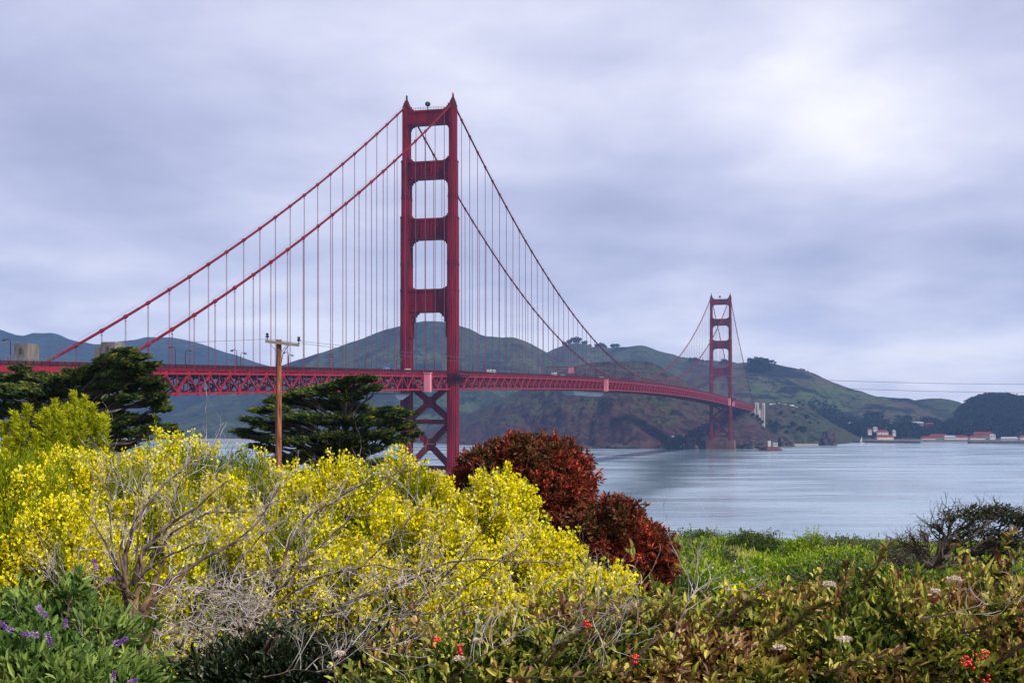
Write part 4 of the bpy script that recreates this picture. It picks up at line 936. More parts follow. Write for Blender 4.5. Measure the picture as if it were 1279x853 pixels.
PA = [(-30, 480, 45, 12), (0, 470, 34, 9), (22, 484, 40, 12), (45, 466, 26, 7), (20, 455, 10, 4), (60, 488, 40, 11), (72, 470, 26, 8), (92, 462, 22, 7), (100, 484, 34, 10), (112, 470, 24, 7), (122, 456, 22, 6), (136, 446, 20, 6), (150, 440, 18, 5),
      (162, 434, 13, 4), (176, 442, 16, 4), (160, 452, 22, 6), (148, 462, 26, 7), (176, 458, 18, 5), (188, 470, 16, 5), (192, 451, 10, 3), (168, 474, 22, 6), (140, 478, 26, 8), (182, 486, 18, 5), (200, 478, 11, 4), (196, 498, 15, 5), (206, 506, 8, 5), (160, 492, 22, 6),
      (130, 500, 30, 9), (90, 504, 36, 10), (50, 508, 36, 10), (10, 504, 34, 10), (150, 516, 26, 7), (178, 520, 22, 6), (200, 530, 24, 6), (216, 538, 14, 4), (130, 524, 30, 8), (90, 526, 36, 9), (170, 536, 24, 6), (40, 528, 36, 10), (-20, 510, 30, 10), (205, 490, 8, 3), (60, 545, 40, 12), (115, 548, 34, 11), (150, 552, 26, 9), (75, 470, 24, 8)]
cypress('dark cypress tree at the left edge below the concrete pylons', 58, 95, PA, 41)
PB = [(345, 505, 18, 4), (322, 508, 16, 4), (312, 520, 16, 4), (300, 534, 14, 4), (315, 540, 18, 5), (335, 528, 24, 6), (340, 545, 20, 6), (355, 492, 22, 5), (338, 497, 10, 3), (372, 500, 28, 7), (365, 516, 30, 8), (380, 486, 24, 6), (398, 482, 22, 6), (415, 478, 22, 5), (432, 472, 20, 5),
      (447, 468, 20, 4), (462, 468, 14, 4), (468, 480, 14, 4), (450, 482, 22, 6), (430, 490, 30, 8), (405, 500, 34, 9), (440, 504, 30, 8), (385, 520, 34, 9), (420, 518, 36, 9), (450, 522, 30, 8), (470, 512, 20, 6), (490, 507, 18, 4), (505, 512, 16, 5), (485, 522, 22, 6), (508, 527, 18, 6),
      (480, 536, 24, 6), (500, 545, 20, 6), (520, 538, 12, 4), (455, 540, 30, 8), (420, 540, 36, 9), (385, 540, 34, 9), (360, 545, 24, 8), (400, 558, 34, 8), (435, 560, 34, 8), (380, 565, 24, 6), (460, 556, 24, 6), (350, 572, 26, 9), (395, 590, 40, 10), (445, 594, 36, 10), (482, 574, 24, 8), (425, 548, 40, 10), (440, 574, 24, 7), (410, 576, 26, 7), (335, 556, 14, 5), (318, 553, 10, 4)]
cypress('dark cypress tree behind the wooden utility pole', 70, 432, PB, 42)

# ------------------------------------------------------------------ shrubs
def broom(label, px, py_top, D, rx, ry, rz, n, fl, seed, kind='broom_bush', leafm='broom_leaf', cat='broom bush', group=None, dz=0.0):
    rng = np.random.default_rng(seed); top = at(px, py_top + 5, D); cen = np.array((top[0], D, top[2] - rz * .97)); zb = gbase(top[0], D)
    t = empty(kind, (0, 0, 0), label, cat, group)
    L = Leaves()
    n = int(n * 1.25); P, d = shell(rng, n, cen, (rx, ry, rz), seed, -.45, .24, .12, 2.6)
    Dr = nrm(d * .8 + np.array((0, 0, .75)) + rng.normal(0, .28, d.shape)); n = len(P)
    LP, LD, tt = shoots(rng, P, Dr, rng.uniform(.16, .34, n), 20, .012, .55)
    V, Fq = sliver_quads(LP, LD, unit(rng, len(LP)), rng.uniform(.025, .05, len(LP)), rng.uniform(.006, .011, len(LP)))
    L.add(V, Fq, 0, np.clip(np.repeat(rng.random(n), 20) * .55 + rng.random(len(LP)) * .2 + tt * .25 + .35 * fbm(LP[:, 0] * 2.5, LP[:, 2] * 3, 3, 19), 0, 1))
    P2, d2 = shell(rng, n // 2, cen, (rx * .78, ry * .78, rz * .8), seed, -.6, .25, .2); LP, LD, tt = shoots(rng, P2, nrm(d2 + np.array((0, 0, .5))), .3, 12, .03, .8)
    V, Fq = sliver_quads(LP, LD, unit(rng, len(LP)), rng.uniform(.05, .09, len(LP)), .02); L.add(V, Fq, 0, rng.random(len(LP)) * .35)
    if fl > 0:       # blossoms: small two petalled flowers crowded along the upper ends of some shoots
        w = fbm(P[:, 0] * 4.2 + 3, P[:, 2] * 4.2 + P[:, 1] * 1.5, 3, seed + 3); pick = np.where(w * 1.7 + rng.normal(0, .22, n) > .32 - fl)[0]
        FP, FD, ft = shoots(rng, P[pick] + Dr[pick] * .02, Dr[pick], rng.uniform(.12, .28, len(pick)), 24, .018, 1.1, .0); k = len(FP)
        br = np.clip(np.repeat(rng.random(len(pick)), 24) * .55 + rng.random(k) * .45, 0, 1)
        for _ in range(2):
            V, Fq = sliver_quads(FP, nrm(FD + unit(rng, k) * .6), unit(rng, k), rng.uniform(.015, .027, k), rng.uniform(.012, .021, k)); L.add(V, Fq, 1, br)
    L.build('foliage', [M[leafm], M['broom_flower']], t)
    pick = rng.choice(len(P), 46, replace=False); stems(rng, (cen[0], D, zb), P[pick] - Dr[pick] * .15, .018, .005, .06, .15).build('stems', M['green_stem'], t)
for i, a in enumerate((
    ('yellow flowering broom bush at the left edge below the lime green shrub', -5, 585, 9.6, 1.05, .9, .95, 3200, .26),
    ('yellow flowering broom bush behind the bare branches, its top below the left cypress', 135, 572, 10.2, .95, .8, .95, 3100, .34),
    ('tall yellow flowering broom bush between the left cypress and the wooden pole', 238, 550, 11.2, .80, .8, 1.1, 3000, .40),
    ('yellow flowering broom bush in front of the foot of the wooden pole', 345, 582, 10.6, .75, .7, .95, 2600, .40),
    ('yellow flowering broom bush in front of the foot of the dark cypress', 440, 590, 10.2, .72, .7, .95, 2600, .40),
    ('tall yellow flowering broom bush under the legs of the nearer tower', 528, 580, 10.4, .50, .6, 1.1, 2400, .52),
    ('bright yellow broom bush just left of the dark red shrub', 612, 604, 9.6, .46, .55, .95, 2300, .74),
    ('bright yellow broom bush in front of the lower left of the dark red shrub', 665, 668, 8.6, .40, .5, .8, 2200, .80),
    ('bright yellow broom bush in front of the right foot of the dark red shrub', 750, 702, 8.2, .40, .45, .7, 1900, .70),
    ('low yellow broom bush behind the bare trunk in the left', 60, 645, 8.2, .95, .7, .95, 3000, .26),
    ('low yellow broom bush behind the longest bare branches', 330, 650, 8.6, .95, .7, 1.0, 3200, .38),
    ('bright yellow broom bush in the middle behind the bare twigs', 520, 640, 8.4, .70, .6, 1.0, 3000, .68),
    ('bright yellow broom bush low in the middle above the leafy hedge', 640, 716, 7.2, .50, .5, .8, 2400, .78),
    ('small yellow broom bush on the green slope right of the dark red shrub', 925, 742, 7.4, .26, .3, .45, 700, .75),
    ('smallest yellow broom bush on the slope, behind the leafy hedge to the right', 1010, 752, 7.4, .20, .25, .4, 500, .75),
    )): broom(*a, seed=100 + i, group='yellow broom bushes')
def plume_shrub():
    rng = np.random.default_rng(61); D = 13.0; t = empty('lime_shrub', (0, 0, 0), 'lime green shrub with upright feathery plumes in front of the left cypress', 'shrub')
    L = Leaves(); b = MB()
    for (px, py, h) in ((-14, 545, .5), (4, 528, .6), (22, 535, .5), (34, 506, .7), (48, 520, .6), (58, 512, .7), (68, 500, .75), (82, 505, .7), (93, 490, .85), (106, 496, .8), (116, 505, .7), (126, 520, .6), (134, 518, .6), (75, 515, .7), (100, 512, .7), (18, 515, .6), (44, 540, .5), (120, 535, .6), (86, 530, .6), (8, 548, .5), (60, 538, .5)):
        top = at(px, py, D + rng.uniform(-.35, .35)); bot = top - np.array((rng.normal(0, .08), 0, h * 1.6)); n = 150; t_ = rng.random(n) ** .8
        ax = wob_path(rng, bot, top, 8, .03); b.tube(np.concatenate((np.array(((bot[0] * .97 + .03 * -4.2), D, gbase(bot[0], D)))[None], ax)), np.linspace(.02, .004, 9), 5)
        k = t_ * 7; i = np.minimum(k.astype(int), 6); base = ax[i] + (ax[i + 1] - ax[i]) * (k - i)[:, None]
        w = .15 * (1.05 - t_) + .02; dr = unit(rng, n); dr[:, 2] = np.abs(dr[:, 2]) * .8 + .3; dr = nrm(dr); T = base + dr * w[:, None]
        LP, LD, tt = shoots(rng, T, dr, w + .04, 12, .008, .6); V, Fq = sliver_quads(LP, LD, unit(rng, len(LP)), rng.uniform(.03, .06, len(LP)), .011)
        L.add(V, Fq, 0, np.clip(rng.random(len(LP)) * .4 + np.repeat(t_, 12) * .55, 0, 1))
    L.build('foliage', [M['lime_leaf']], t); b.build('stems', M['green_stem'], t)
plume_shrub()
broom('green broom bush with few flowers below the lime green plumes', 60, 566, 12.0, 1.1, .7, .9, 2400, .16, 131)

def leafy(label, name, cat, lobes, D, n, lf, wd, m, seed, per=9, ln=.16, ang=.95, stem=True, up=.6, rndf=None, dark=.5, zmin=-.5, lump=.18, base=None, strag=.012):
    """a shrub of rosettes of real leaves; lobes are (px, py, rx, ry, rz in m, depth offset)"""
    rng = np.random.default_rng(seed); t = empty(name, (0, 0, 0), label, cat); L = Leaves(); tips = []
    tot = sum(l[2] * l[4] for l in lobes)
    for (px, py, rx, ry, rz, dd) in lobes:
        c = at(px, py, D + dd); k = int(n * rx * rz / tot)
        P, d = shell(rng, k, c, (rx, ry, rz), seed, zmin, lump, .10, 2.4); P = P + d * (rng.exponential(strag, len(P)))[:, None]; Dr = nrm(d + np.array((0, 0, up)) + rng.normal(0, .3, d.shape))
        LP, LD, tt = shoots(rng, P, Dr, ln, per, .006, ang, .15); Upv = nrm(np.array((0, 0, 1)) + rng.normal(0, .45, LP.shape))
        V, Fq = leaf_quads(LP, LD, Upv, lf * rng.uniform(.45, 1.3, len(LP)), wd * rng.uniform(.6, 1.3, len(LP)), rng.uniform(.0, .35, (len(LP), 1)))
        r = np.clip(np.repeat(rng.random(len(P)), per) * .42 + rng.random(len(LP)) * .28 + tt * .3 + .4 * fbm(LP[:, 0] * 3, LP[:, 1] * 2 + LP[:, 2] * 3, 3, 7), 0, 1) if rndf is None else rndf(rng, LP, tt, len(P), per)
        L.add(V, Fq, 0, r); tips.append(P[:: max(1, len(P) // 12)])
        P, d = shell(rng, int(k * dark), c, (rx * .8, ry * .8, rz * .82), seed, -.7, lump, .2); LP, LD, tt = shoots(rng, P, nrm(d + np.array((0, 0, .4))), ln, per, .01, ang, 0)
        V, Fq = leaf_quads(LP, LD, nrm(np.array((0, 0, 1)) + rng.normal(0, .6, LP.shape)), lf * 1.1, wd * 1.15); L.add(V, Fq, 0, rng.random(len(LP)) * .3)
    L.build('foliage', [M[m]], t)
    if stem:
        c0 = at(*(base or lobes[0][:2]), D); stems(rng, (c0[0], c0[1], gbase(c0[0], c0[1])), np.concatenate(tips), .03, .005, .07, .15).build('stems', M['stem'], t)
    return t
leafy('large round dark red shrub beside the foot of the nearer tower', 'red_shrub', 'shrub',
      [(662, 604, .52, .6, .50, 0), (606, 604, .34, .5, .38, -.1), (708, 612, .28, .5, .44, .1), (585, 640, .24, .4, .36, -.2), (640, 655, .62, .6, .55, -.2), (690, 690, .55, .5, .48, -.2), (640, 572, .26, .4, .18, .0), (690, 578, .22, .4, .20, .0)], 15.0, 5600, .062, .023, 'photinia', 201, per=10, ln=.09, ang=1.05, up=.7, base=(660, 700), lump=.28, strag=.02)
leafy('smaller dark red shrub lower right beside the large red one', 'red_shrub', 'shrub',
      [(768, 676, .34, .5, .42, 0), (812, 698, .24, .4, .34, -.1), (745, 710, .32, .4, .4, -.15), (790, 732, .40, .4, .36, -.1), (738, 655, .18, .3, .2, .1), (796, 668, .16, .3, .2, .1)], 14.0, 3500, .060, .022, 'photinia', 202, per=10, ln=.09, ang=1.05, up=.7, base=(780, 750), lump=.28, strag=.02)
def hebe():
    rng = np.random.default_rng(71)
    t = leafy('green leafy shrub with purple flower spikes in the bottom left corner', 'hebe_shrub', 'shrub', [(30, 846, .24, .3, .18, 0), (95, 830, .12, .2, .13, .1), (-30, 830, .24, .3, .18, .1), (70, 885, .26, .3, .2, -.2), (140, 860, .14, .2, .10, -.1), (0, 785, .11, .2, .08, .15), (40, 778, .07, .14, .08, .2), (92, 752, .045, .10, .09, .25), (118, 788, .06, .14, .08, .15), (66, 795, .08, .18, .08, .1), (150, 800, .045, .1, .06, .1)], 4.7, 2500, .050, .0150, 'hebe', 203, per=9, ln=.075, ang=.85, up=.7, base=(60, 853), lump=.32, strag=.02, zmin=-.2)
    for (px, py, dx, dz, w) in ((8, 783, -.5, .45, .9), (52, 763, .55, -.5, .9), (38, 792, -1, .12, .9), (61, 797, .3, -.6, .75), (82, 778, .1, .5, .6), (150, 801, 1, .45, .9), (119, 706, -.1, .6, .7), (138, 723, .7, .1, .65), (142, 844, .2, .5, .6), (166, 850, .6, .3, .6)):
        c = at(px, py, 4.28); d = nrm(np.array((dx, -.25, dz))); w *= 1.1; n = 150; q = rng.random(n); ln = .055 * w
        perp = unit(rng, n); perp = nrm(perp - (perp @ d)[:, None] * d); P = c + d * ((q - .5) * ln)[:, None] + perp * (.0045 * (1.15 - q))[:, None]
        V, Fq = sliver_quads(P, nrm(perp * 1.0 + d * .5 + rng.normal(0, .2, (n, 3))), unit(rng, n), rng.uniform(.005, .010, n) * w, .003); L = Leaves(); L.add(V, Fq, 0, np.clip(1 - q + rng.normal(0, .25, n) - .25, 0, 1)); L.build('flower_spike', [M['purple']], t)
hebe()

def crange(rng, LP, tt, n, per): return np.clip(np.repeat(rng.random(n), per) * .45 + rng.random(len(LP)) * .32 + tt * .20 + .02 + .45 * fbm(LP[:, 0] * 5, LP[:, 1] * 3 + LP[:, 2] * 6, 3, 7), 0, 1)
def hedge(label, lobes, D, n, seed, heads, berries, arch):
    rng = np.random.default_rng(seed + 5)
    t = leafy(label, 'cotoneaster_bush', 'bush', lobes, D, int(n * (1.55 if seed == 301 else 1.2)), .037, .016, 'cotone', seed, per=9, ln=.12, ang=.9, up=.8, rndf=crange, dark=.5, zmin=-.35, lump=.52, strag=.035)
    for (x0, y0, x1, y1, d) in arch:        # long arching shoots with their own leaves
        p = wob_path(rng, at(x0, y0, D + d), at(x1, y1, D + d - .15), 9, .05); b = MB(); b.tube(p, np.linspace(.0045, .0018, 9), 6); o = b.build('arching_shoot', M['stem'], t)
        k = 70; q = rng.uniform(0, 8, k); i = np.minimum(q.astype(int), 7); P = p[i] + (p[i + 1] - p[i]) * (q - i)[:, None]; dirs = nrm(unit(rng, k) + np.array((0, 0, .5)) + nrm(p[-1] - p[0]) * .7)
        V, Fq = leaf_quads(P, dirs, nrm(np.array((0, 0, 1)) + rng.normal(0, .5, P.shape)), rng.uniform(.026, .046, k), .016); L = Leaves(); L.add(V, Fq, 0, rng.uniform(.3, 1, k)); L.build('leaves', [M['cotone']], o)
    for (px, py, w) in heads:
        c = at(px, py, D - .62); n2 = 70; a = rng.uniform(0, 6.28, n2); r = np.sqrt(rng.random(n2)) * w / F * D * .5; P = c + np.stack((np.cos(a) * r, np.sin(a) * r * .8, .006 * rng.random(n2) - r * .25), -1); L = Leaves()
        for _ in range(3):
            V, Fq = sliver_quads(P, nrm(unit(rng, n2) + np.array((0, 0, .5))), unit(rng, n2), rng.uniform(.005, .009, n2), .006); L.add(V, Fq, 0, rng.random(n2))
        L.build('flower_head', [M['white_petal']], t)
    for (px, py) in berries:
        c = at(px, py, D - .66); b = MB()
        for k in range(8):
            q = c + rng.normal(0, .008, 3); b.lathe(q, [(.001, -.0045), (.0036, -.002), (.0044, .0), (.0036, .002), (.001, .0045)], 7)
        b.build('berry_cluster', M['red_berry'], t, smooth=True)
hedge('bronze and green leafy bush at the bottom right with cream flower heads', [(1010, 872, .42, .36, .26, 0), (1120, 845, .40, .36, .27, 0), (1230, 840, .36, .36, .28, 0), (1320, 838, .3, .3, .3, 0), (1420, 838, .34, .3, .3, 0), (1520, 850, .34, .3, .3, 0), (1180, 806, .22, .3, .16, .3), (1060, 826, .2, .3, .16, .3), (1262, 790, .18, .3, .14, .3)], 4.7, 3300, 301,
      [(1055, 797, 17), (1192, 722, 15), (1036, 729, 13), (1168, 738, 11), (974, 808, 13)], [(1229, 817), (1212, 829), (1231, 850), (1205, 826)],
      [(1040, 800, 1060, 698, .1), (1062, 775, 1108, 684, .1), (1200, 760, 1268, 664, .2), (1235, 740, 1275, 690, .2), (960, 800, 1032, 755, -.5), (1200, 790, 1280, 765, -.5), (1010, 840, 1130, 815, -.55)])
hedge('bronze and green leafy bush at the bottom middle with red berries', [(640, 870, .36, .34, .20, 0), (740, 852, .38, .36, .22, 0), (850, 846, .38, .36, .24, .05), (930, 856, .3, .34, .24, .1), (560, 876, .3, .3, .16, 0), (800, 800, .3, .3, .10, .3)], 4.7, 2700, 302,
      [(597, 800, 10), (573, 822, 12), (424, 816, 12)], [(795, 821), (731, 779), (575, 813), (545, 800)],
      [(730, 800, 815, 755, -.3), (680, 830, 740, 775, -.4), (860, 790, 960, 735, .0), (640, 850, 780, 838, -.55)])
leafy('dark evergreen shrub at the bottom between the bare twigs and the hedge', 'dark_shrub', 'shrub', [(340, 856, .26, .3, .16, 0), (415, 852, .22, .3, .15, 0), (470, 872, .2, .24, .16, 0), (285, 868, .2, .26, .15, 0)], 5.0, 1500, .034, .013, 'dark_leaf', 303, per=9, ln=.10, base=(370, 853), lump=.4, strag=.03)

# ------------------------------------------------------------------ bare shrubs with grey dead branches
def grow(rng, b, p, d, ln, r, depth, k=5, bend=.18, up=.05, kids=(2, 4), shrink=.62, plane=.55, mi=0):
    n = 5; pts = [p]; q = p.copy(); dd = d.copy()
    for i in range(n): dd = nrm(dd + rng.normal(0, bend, 3) * np.array((1, plane, 1)) + np.array((0, 0, up))); q = q + dd * ln / n; pts.append(q)
    b.tube(pts, np.linspace(r, r * .62, n + 1), k if r > .004 else 4, mi, cap=False)
    if depth <= 0: return
    for c in range(int(rng.integers(*kids)) + 1):
        i = int(rng.integers(2, n + 1)); nd = nrm(nrm(pts[i] - pts[i - 1]) + rng.normal(0, .5, 3) * np.array((1, plane, 1)) + np.array((0, 0, .12)))
        grow(rng, b, pts[i], nd, ln * rng.uniform(shrink * .7, shrink * 1.15), r * .52, depth - 1, k, bend, up, kids, shrink, plane, mi)
def dead_shrub(label, D, base, branches, seed, rt, trunk_to, twigs=0, low=None):
    rng = np.random.default_rng(seed); t = empty('dead_shrub', (0, 0, 0), label, 'bare shrub'); p0 = at(*base, D); pb = np.array((p0[0] + .05, D + .05, gbase(p0[0], D))); 
    b = MB(); b.tube(wob_path(rng, pb, p0, 7, .05), np.linspace(rt * 1.5, rt * 1.1, 7), 9)
    for q in trunk_to: b.tube(wob_path(rng, p0, at(*q, D), 8, .05), np.linspace(rt, rt * .22, 8), 9)
    b.build('trunk', M['bark_lichen'], t)
    for (pts, dd, r) in branches:
        b = MB(); P = [at(x, y, D + dd * k / (len(pts) - 1)) for k, (x, y) in enumerate(pts)]; path = []
        for a, c in zip(P[:-1], P[1:]): path += list(wob_path(rng, a, c, 6, .05))[:-1]
        path.append(P[-1]); m_ = len(path); r *= .78; rad = np.linspace(r, r * .22, m_); b.tube(path, rad, 7)
        for i in range(3, m_):
            for _ in range(1 if rng.random() < .95 else 0):
                d = nrm(nrm(path[i] - path[i - 1]) * .7 + rng.normal(0, .5, 3) * np.array((1, .6, 1)) + np.array((.05, 0, .5)))
                grow(rng, b, path[i], d, rng.uniform(.06, .19), max(.0013, rad[i] * .34), 2, 5, .22, .04, (0, 3), .68, mi=1)
        b.build('branch', [M['branch'], M['twig']], t)
    if low:
        b = MB()
        for _ in range(twigs):
            x, y = rng.uniform(low[0], low[2]), rng.uniform(low[1], low[3]); p = at(x, y, D + rng.uniform(-.25, .3)); d = nrm(np.array((rng.normal(.5, .5), rng.normal(0, .4), rng.normal(.35, .4))))
            grow(rng, b, p, d, rng.uniform(.05, .13), .0018, 1, 4, .3, 0, (0, 2), .7)
        tag(b.build('tangled_twigs', M['twig'], t), kind='stuff')
dead_shrub('bare grey shrub with an orange lichen trunk spreading over the yellow broom', 5.3, (165, 786),
    [([(162, 775), (150, 725), (128, 672), (100, 630)], .1, .011), ([(150, 725), (140, 690), (136, 640), (134, 600)], .2, .007), ([(155, 735), (157, 690), (170, 650), (205, 605), (240, 575)], .2, .015),
     ([(165, 730), (178, 690), (200, 665), (235, 640), (285, 600)], 0, .015), ([(172, 720), (200, 700), (240, 680), (268, 675)], -.1, .008), ([(180, 715), (215, 665), (262, 640), (320, 640)], .15, .009),
     ([(180, 765), (195, 735), (240, 707), (285, 682), (330, 640), (350, 605)], .2, .015), ([(170, 745), (130, 725), (105, 748), (70, 725)], -.2, .006), ([(165, 770), (110, 752), (80, 730), (60, 722)], -.25, .006), ([(165, 775), (95, 770), (75, 755)], -.2, .005),
     ([(250, 835), (180, 820), (130, 815), (85, 834), (20, 838)], -.72, .009), ([(150, 822), (120, 835), (100, 852)], -.7, .006), ([(160, 790), (120, 785), (60, 795), (10, 808)], -.3, .006), ([(150, 730), (150, 690), (158, 640), (150, 600)], .1, .006), ([(170, 700), (176, 650), (172, 610), (190, 580)], .1, .006), ([(200, 680), (215, 640), (226, 600), (262, 560)], .2, .006)],
    401, .016, [(150, 690), (178, 680), (240, 707), (205, 690)], 330, (185, 728, 330, 835))
dead_shrub('grey brown bare shrub with long branches leaning right over the broom', 5.6, (300, 800),
    [([(235, 790), (245, 745), (290, 718), (345, 715), (420, 700)], 0, .008), ([(300, 790), (340, 745), (380, 700), (430, 655), (480, 610), (510, 580)], .3, .010), ([(350, 715), (362, 680), (385, 645), (430, 615), (500, 590)], .3, .010), ([(330, 760), (400, 720), (470, 705), (500, 712), (560, 716)], .1, .007),
     ([(400, 770), (450, 745), (520, 720), (560, 702), (620, 700), (690, 702)], .1, .010), ([(470, 810), (500, 775), (540, 735), (575, 700), (620, 640)], 0, .010), ([(420, 735), (470, 690), (520, 640), (525, 628)], .2, .006), ([(360, 735), (380, 690), (385, 660), (410, 610)], .3, .006), ([(480, 770), (560, 765), (610, 745), (660, 730)], -.1, .005),
     ([(540, 770), (600, 720), (640, 690), (665, 660)], 0, .005), ([(340, 720), (335, 690), (330, 640), (350, 600)], .2, .007), ([(250, 760), (300, 700), (330, 665), (370, 640)], .2, .007), ([(500, 800), (580, 780), (640, 765), (690, 740), (740, 715)], 0, .006)],
    402, .018, [(330, 745), (300, 760)], 300, (250, 720, 560, 805))
dead_shrub('low bare twigs poking out of the leafy hedge in the middle', 4.15, (640, 850),
    [([(640, 850), (700, 800), (740, 770), (760, 745)], 0, .004), ([(690, 850), (740, 815), (770, 800)], 0, .003), ([(840, 800), (860, 750), (868, 738), (905, 735)], .3, .004), ([(560, 850), (600, 820), (640, 800)], 0, .004), ([(330, 845), (375, 836), (412, 837)], 0, .003), ([(420, 850), (415, 822), (440, 805), (470, 812)], 0, .003), ([(1150, 772), (1220, 757), (1285, 748)], .1, .0045)], 403, .006, [(650, 840)])

# ------------------------------------------------------------------ green slope on the right
def meadow():
    rng = np.random.default_rng(81); n = 84000; L = Leaves()
    y = 9 + (48 - 9) * rng.random(n) ** .8; px = rng.uniform(760, 1700, n); x = (px - 639.5) / F * y; P = np.stack((x, y, gz(x, y) - .03), -1)
    w = fbm(x / 1.6, y / 2.4, 4, 83); tall = np.clip(.6 + w, .2, 1.5)
    D = nrm(np.stack((rng.normal(0, .45, n), rng.normal(0, .45, n), np.full(n, 1.0)), -1)); V, Fq = sliver_quads(P, D, unit(rng, n), rng.uniform(.16, .42, n) * tall, rng.uniform(.015, .035, n) * (1 + y / 30)); L.add(V, Fq, 0, np.clip(.5 + w * .75 + rng.normal(0, .16, n), 0, 1))
    tag(L.build('grass', [M['meadow']], None), 'tall green grass and weeds on the slope above the water', 'grass', kind='stuff')
meadow()
def mound(label, px, D, r, h, m, seed, n=900, cat='bush', name='green_bush', lf=.07, fl=0, zoff=0.0):
    rng = np.random.default_rng(seed); x = (px - 639.5) / F * D; z = gbase(x, D); t = empty(name, (0, 0, 0), label, cat); L = Leaves()
    c = np.array((x, D, z + h * .35 + zoff)); P, d = shell(rng, n, c, (r, r * .8, h * .65), seed, -.3, .42, .1); P = P + d * rng.exponential(.05, len(P))[:, None]; LP, LD, tt = shoots(rng, P, nrm(d + np.array((0, 0, .6)) + rng.normal(0, .3, d.shape)), .14, 8, .02, .9)
    P = P; V, Fq = sliver_quads(LP, LD, unit(rng, len(LP)), lf * rng.uniform(.7, 1.2, len(LP)), lf * .42); L.add(V, Fq, 0, np.clip(np.repeat(rng.random(len(P)), 8) * .5 + rng.random(len(LP)) * .3 + tt * .25, 0, 1))
    if fl:
        k = rng.choice(len(P), fl, replace=False); Q = np.repeat(P[k] + d[k] * .05, 6, 0) + rng.normal(0, .025, (fl * 6, 3)); V, Fq = sliver_quads(Q, unit(rng, len(Q)), unit(rng, len(Q)), .045, .035); L.add(V, Fq, 1, rng.random(len(Q)))
    L.build('foliage', [M[m], M['white_petal']], t); k = rng.choice(len(P), 16, replace=False); stems(rng, (x, D, z), P[k], .02, .006).build('stems', M['stem'], t)
for i, a in enumerate((('round grey green bush on the slope edge right of the small red shrub', 852, 36, .45, .45, 'grey_leaf'), ('dark green round bush on the crest, left of the paler round one', 880, 40, .6, .62, 'bush_green'), ('pale green round bush near the crest of the slope', 936, 37, .4, .45, 'grey_leaf'), ('dark green bush on the crest between the two paler round ones', 925, 42, .6, .4, 'bush_green'),
      ('wide dark green bush along the crest in the middle of the slope', 1040, 44, 1.2, .28, 'bush_green'), ('dark green bush on the crest just left of the windblown shrub', 1085, 42, .9, .40, 'bush_green'), ('bright green bush halfway down the slope beside the red shrub', 870, 22, .6, .5, 'meadow'), ('bright green bush in the middle of the slope', 985, 24, .7, .4, 'meadow'), ('bright green bush low on the slope above the leafy hedge', 950, 17, .5, .35, 'meadow'),
      ('green bush at the right of the slope below the crest', 1050, 28, .8, .4, 'meadow'), ('low dark green bush low on the right slope', 1040, 19, .45, .4, 'bush_green'), ('dark green bush below the small red shrub', 835, 19, .5, .5, 'bush_green'))):
    mound(*a, seed=500 + i, n=1000)
rg = np.random.default_rng(909)
for i in range(26): mound('bright green weed clump growing in the grass of the slope', float(rg.uniform(835, 1165)), float(rg.uniform(17, 37)), float(rg.uniform(.4, .95)), float(rg.uniform(.35, .75)), ('meadow', 'meadow', 'bush_green', 'meadow', 'grey_leaf')[i % 5], 540 + i, n=800, cat='weeds', name='weed_clump', lf=.06)
for o in list(C.objects):
    if o.get('category') == 'weeds': o['group'] = 'weed clumps on the slope'
mound('grey green bush with small white flowers on the slope', 912, 21, .36, .45, 'grey_leaf', 520, 700, fl=70, name='flowering_bush', lf=.05)
mound('grey green bush with white flowers just below the crest', 1045, 36, .5, .4, 'bush_green', 521, 700, fl=60, name='flowering_bush')
def stone(px, D, s, label):
    o = rock('boulder', label, px, 0, D, (s, s * .6, s * .45), int(px), spikes=.3, cat='stone'); x = o.location[0]; o.location = (x, D, gbase(x, D) + .15); o.data.materials[0] = M['sand']
stone(879, 33, .35, 'small pale stone in the grass right of the red shrubs'); stone(1000, 46, .22, 'pale flat stone on the crest of the slope')

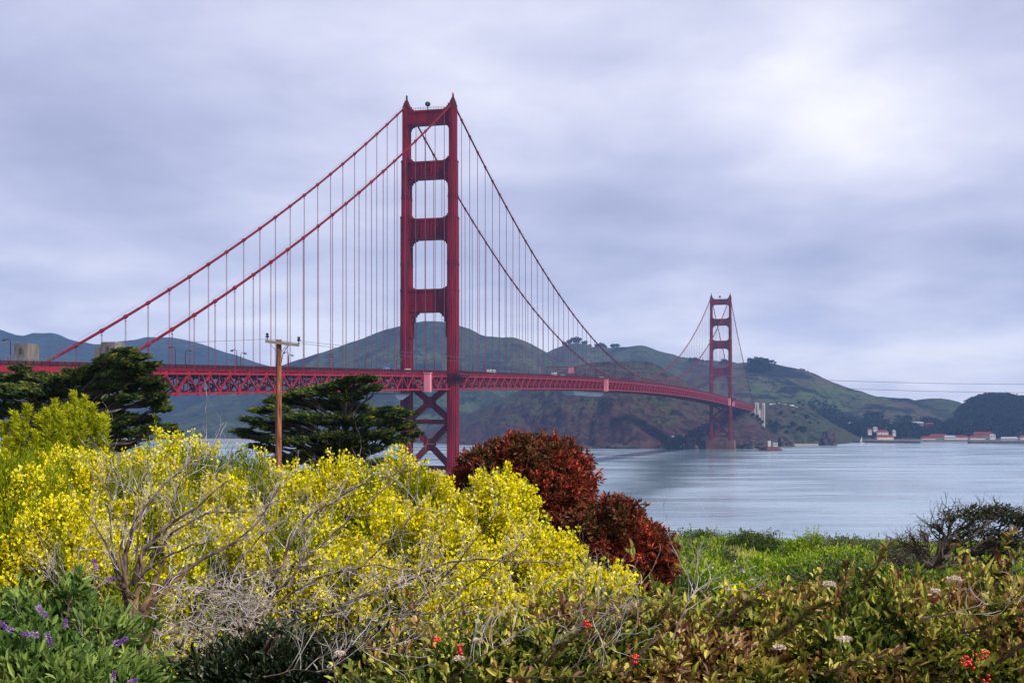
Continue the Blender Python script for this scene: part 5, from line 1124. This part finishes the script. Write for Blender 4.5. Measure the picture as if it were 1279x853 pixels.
def wind_shrub(label, D, base, pads, m, seed, r0, nleaf, lf=.05, twig='stem'):
    rng = np.random.default_rng(seed); t = empty('windblown_shrub', (0, 0, 0), label, 'shrub'); p0 = at(*base, D); pb = np.array((p0[0], D, gbase(p0[0], D))); b = MB(); L = Leaves()
    b0 = MB(); b0.tube(wob_path(rng, pb, p0, 7, .08), np.linspace(r0, r0 * .7, 7), 8); b0.build('trunk', M['stem'], t)
    for (px, py, rx, ry, dens) in pads:
        c = at(px, py - 9, D + rng.uniform(-.4, .4)); path = wob_path(rng, p0, c, 9, .16); b.tube(path, np.linspace(r0 * .55, .010, 9), 6)
        for k in range(16):
            i = int(rng.integers(4, 9)); q = c + unit(rng, 1)[0] * np.array((rx, rx * .8, ry)) / F * D * rng.random() ** .4
            tw = wob_path(rng, path[i], q, 6, .14); b.tube(tw, np.linspace(.012, .004, 6), 4)
            for _ in range(1): grow(rng, b, tw[int(rng.integers(2, 6))], nrm(tw[-1] - tw[2] + rng.normal(0, .12, 3)), .22, .005, 1, 4, .3, .02, (1, 3), .6)
        n = int(nleaf * dens); P = c + unit(rng, n) * np.array((rx, rx * .8, ry)) / F * D * (rng.random(n) ** .4)[:, None]; LP, LD, tt = shoots(rng, P, nrm(unit(rng, n) + np.array((.4, 0, .5))), .12, 7, .012, .9)
        V, Fq = sliver_quads(LP, LD, unit(rng, len(LP)), lf * rng.uniform(.7, 1.2, len(LP)), lf * .4); L.add(V, Fq, 0, rng.random(len(LP)))
    b.build('branches', M[twig], t); L.build('foliage', [M[m]], t)
wind_shrub('windblown dark shrub with twisted branches above the leafy bush at the right edge', 19, (1165, 712), [(1118, 702, 14, 7, .05), (1128, 688, 14, 7, .02), (1140, 680, 14, 6, .02), (1158, 676, 14, 6, .05), (1172, 664, 16, 8, .1), (1192, 652, 20, 8, .4), (1222, 648, 26, 10, 1.4), (1250, 648, 26, 10, 1.6), (1274, 656, 22, 10, 1.6), (1300, 665, 26, 12, 1), (1215, 672, 28, 9, .8), (1250, 676, 30, 10, 1.1), (1190, 684, 22, 8, .35), (1230, 694, 30, 10, 1.0), (1270, 694, 26, 12, 1.1), (1150, 690, 12, 6, .04)], 'dark_leaf', 601, .055, 85, twig='cyp_bark')
wind_shrub('low grey green twiggy shrub left of the windblown shrub', 21, (1130, 735), [(1105, 706, 18, 10, .8), (1130, 700, 22, 10, .9), (1155, 706, 20, 10, .9), (1175, 712, 16, 10, .8), (1120, 722, 26, 9, 1), (1150, 722, 26, 9, 1)], 'grey_leaf', 602, .03, 90)
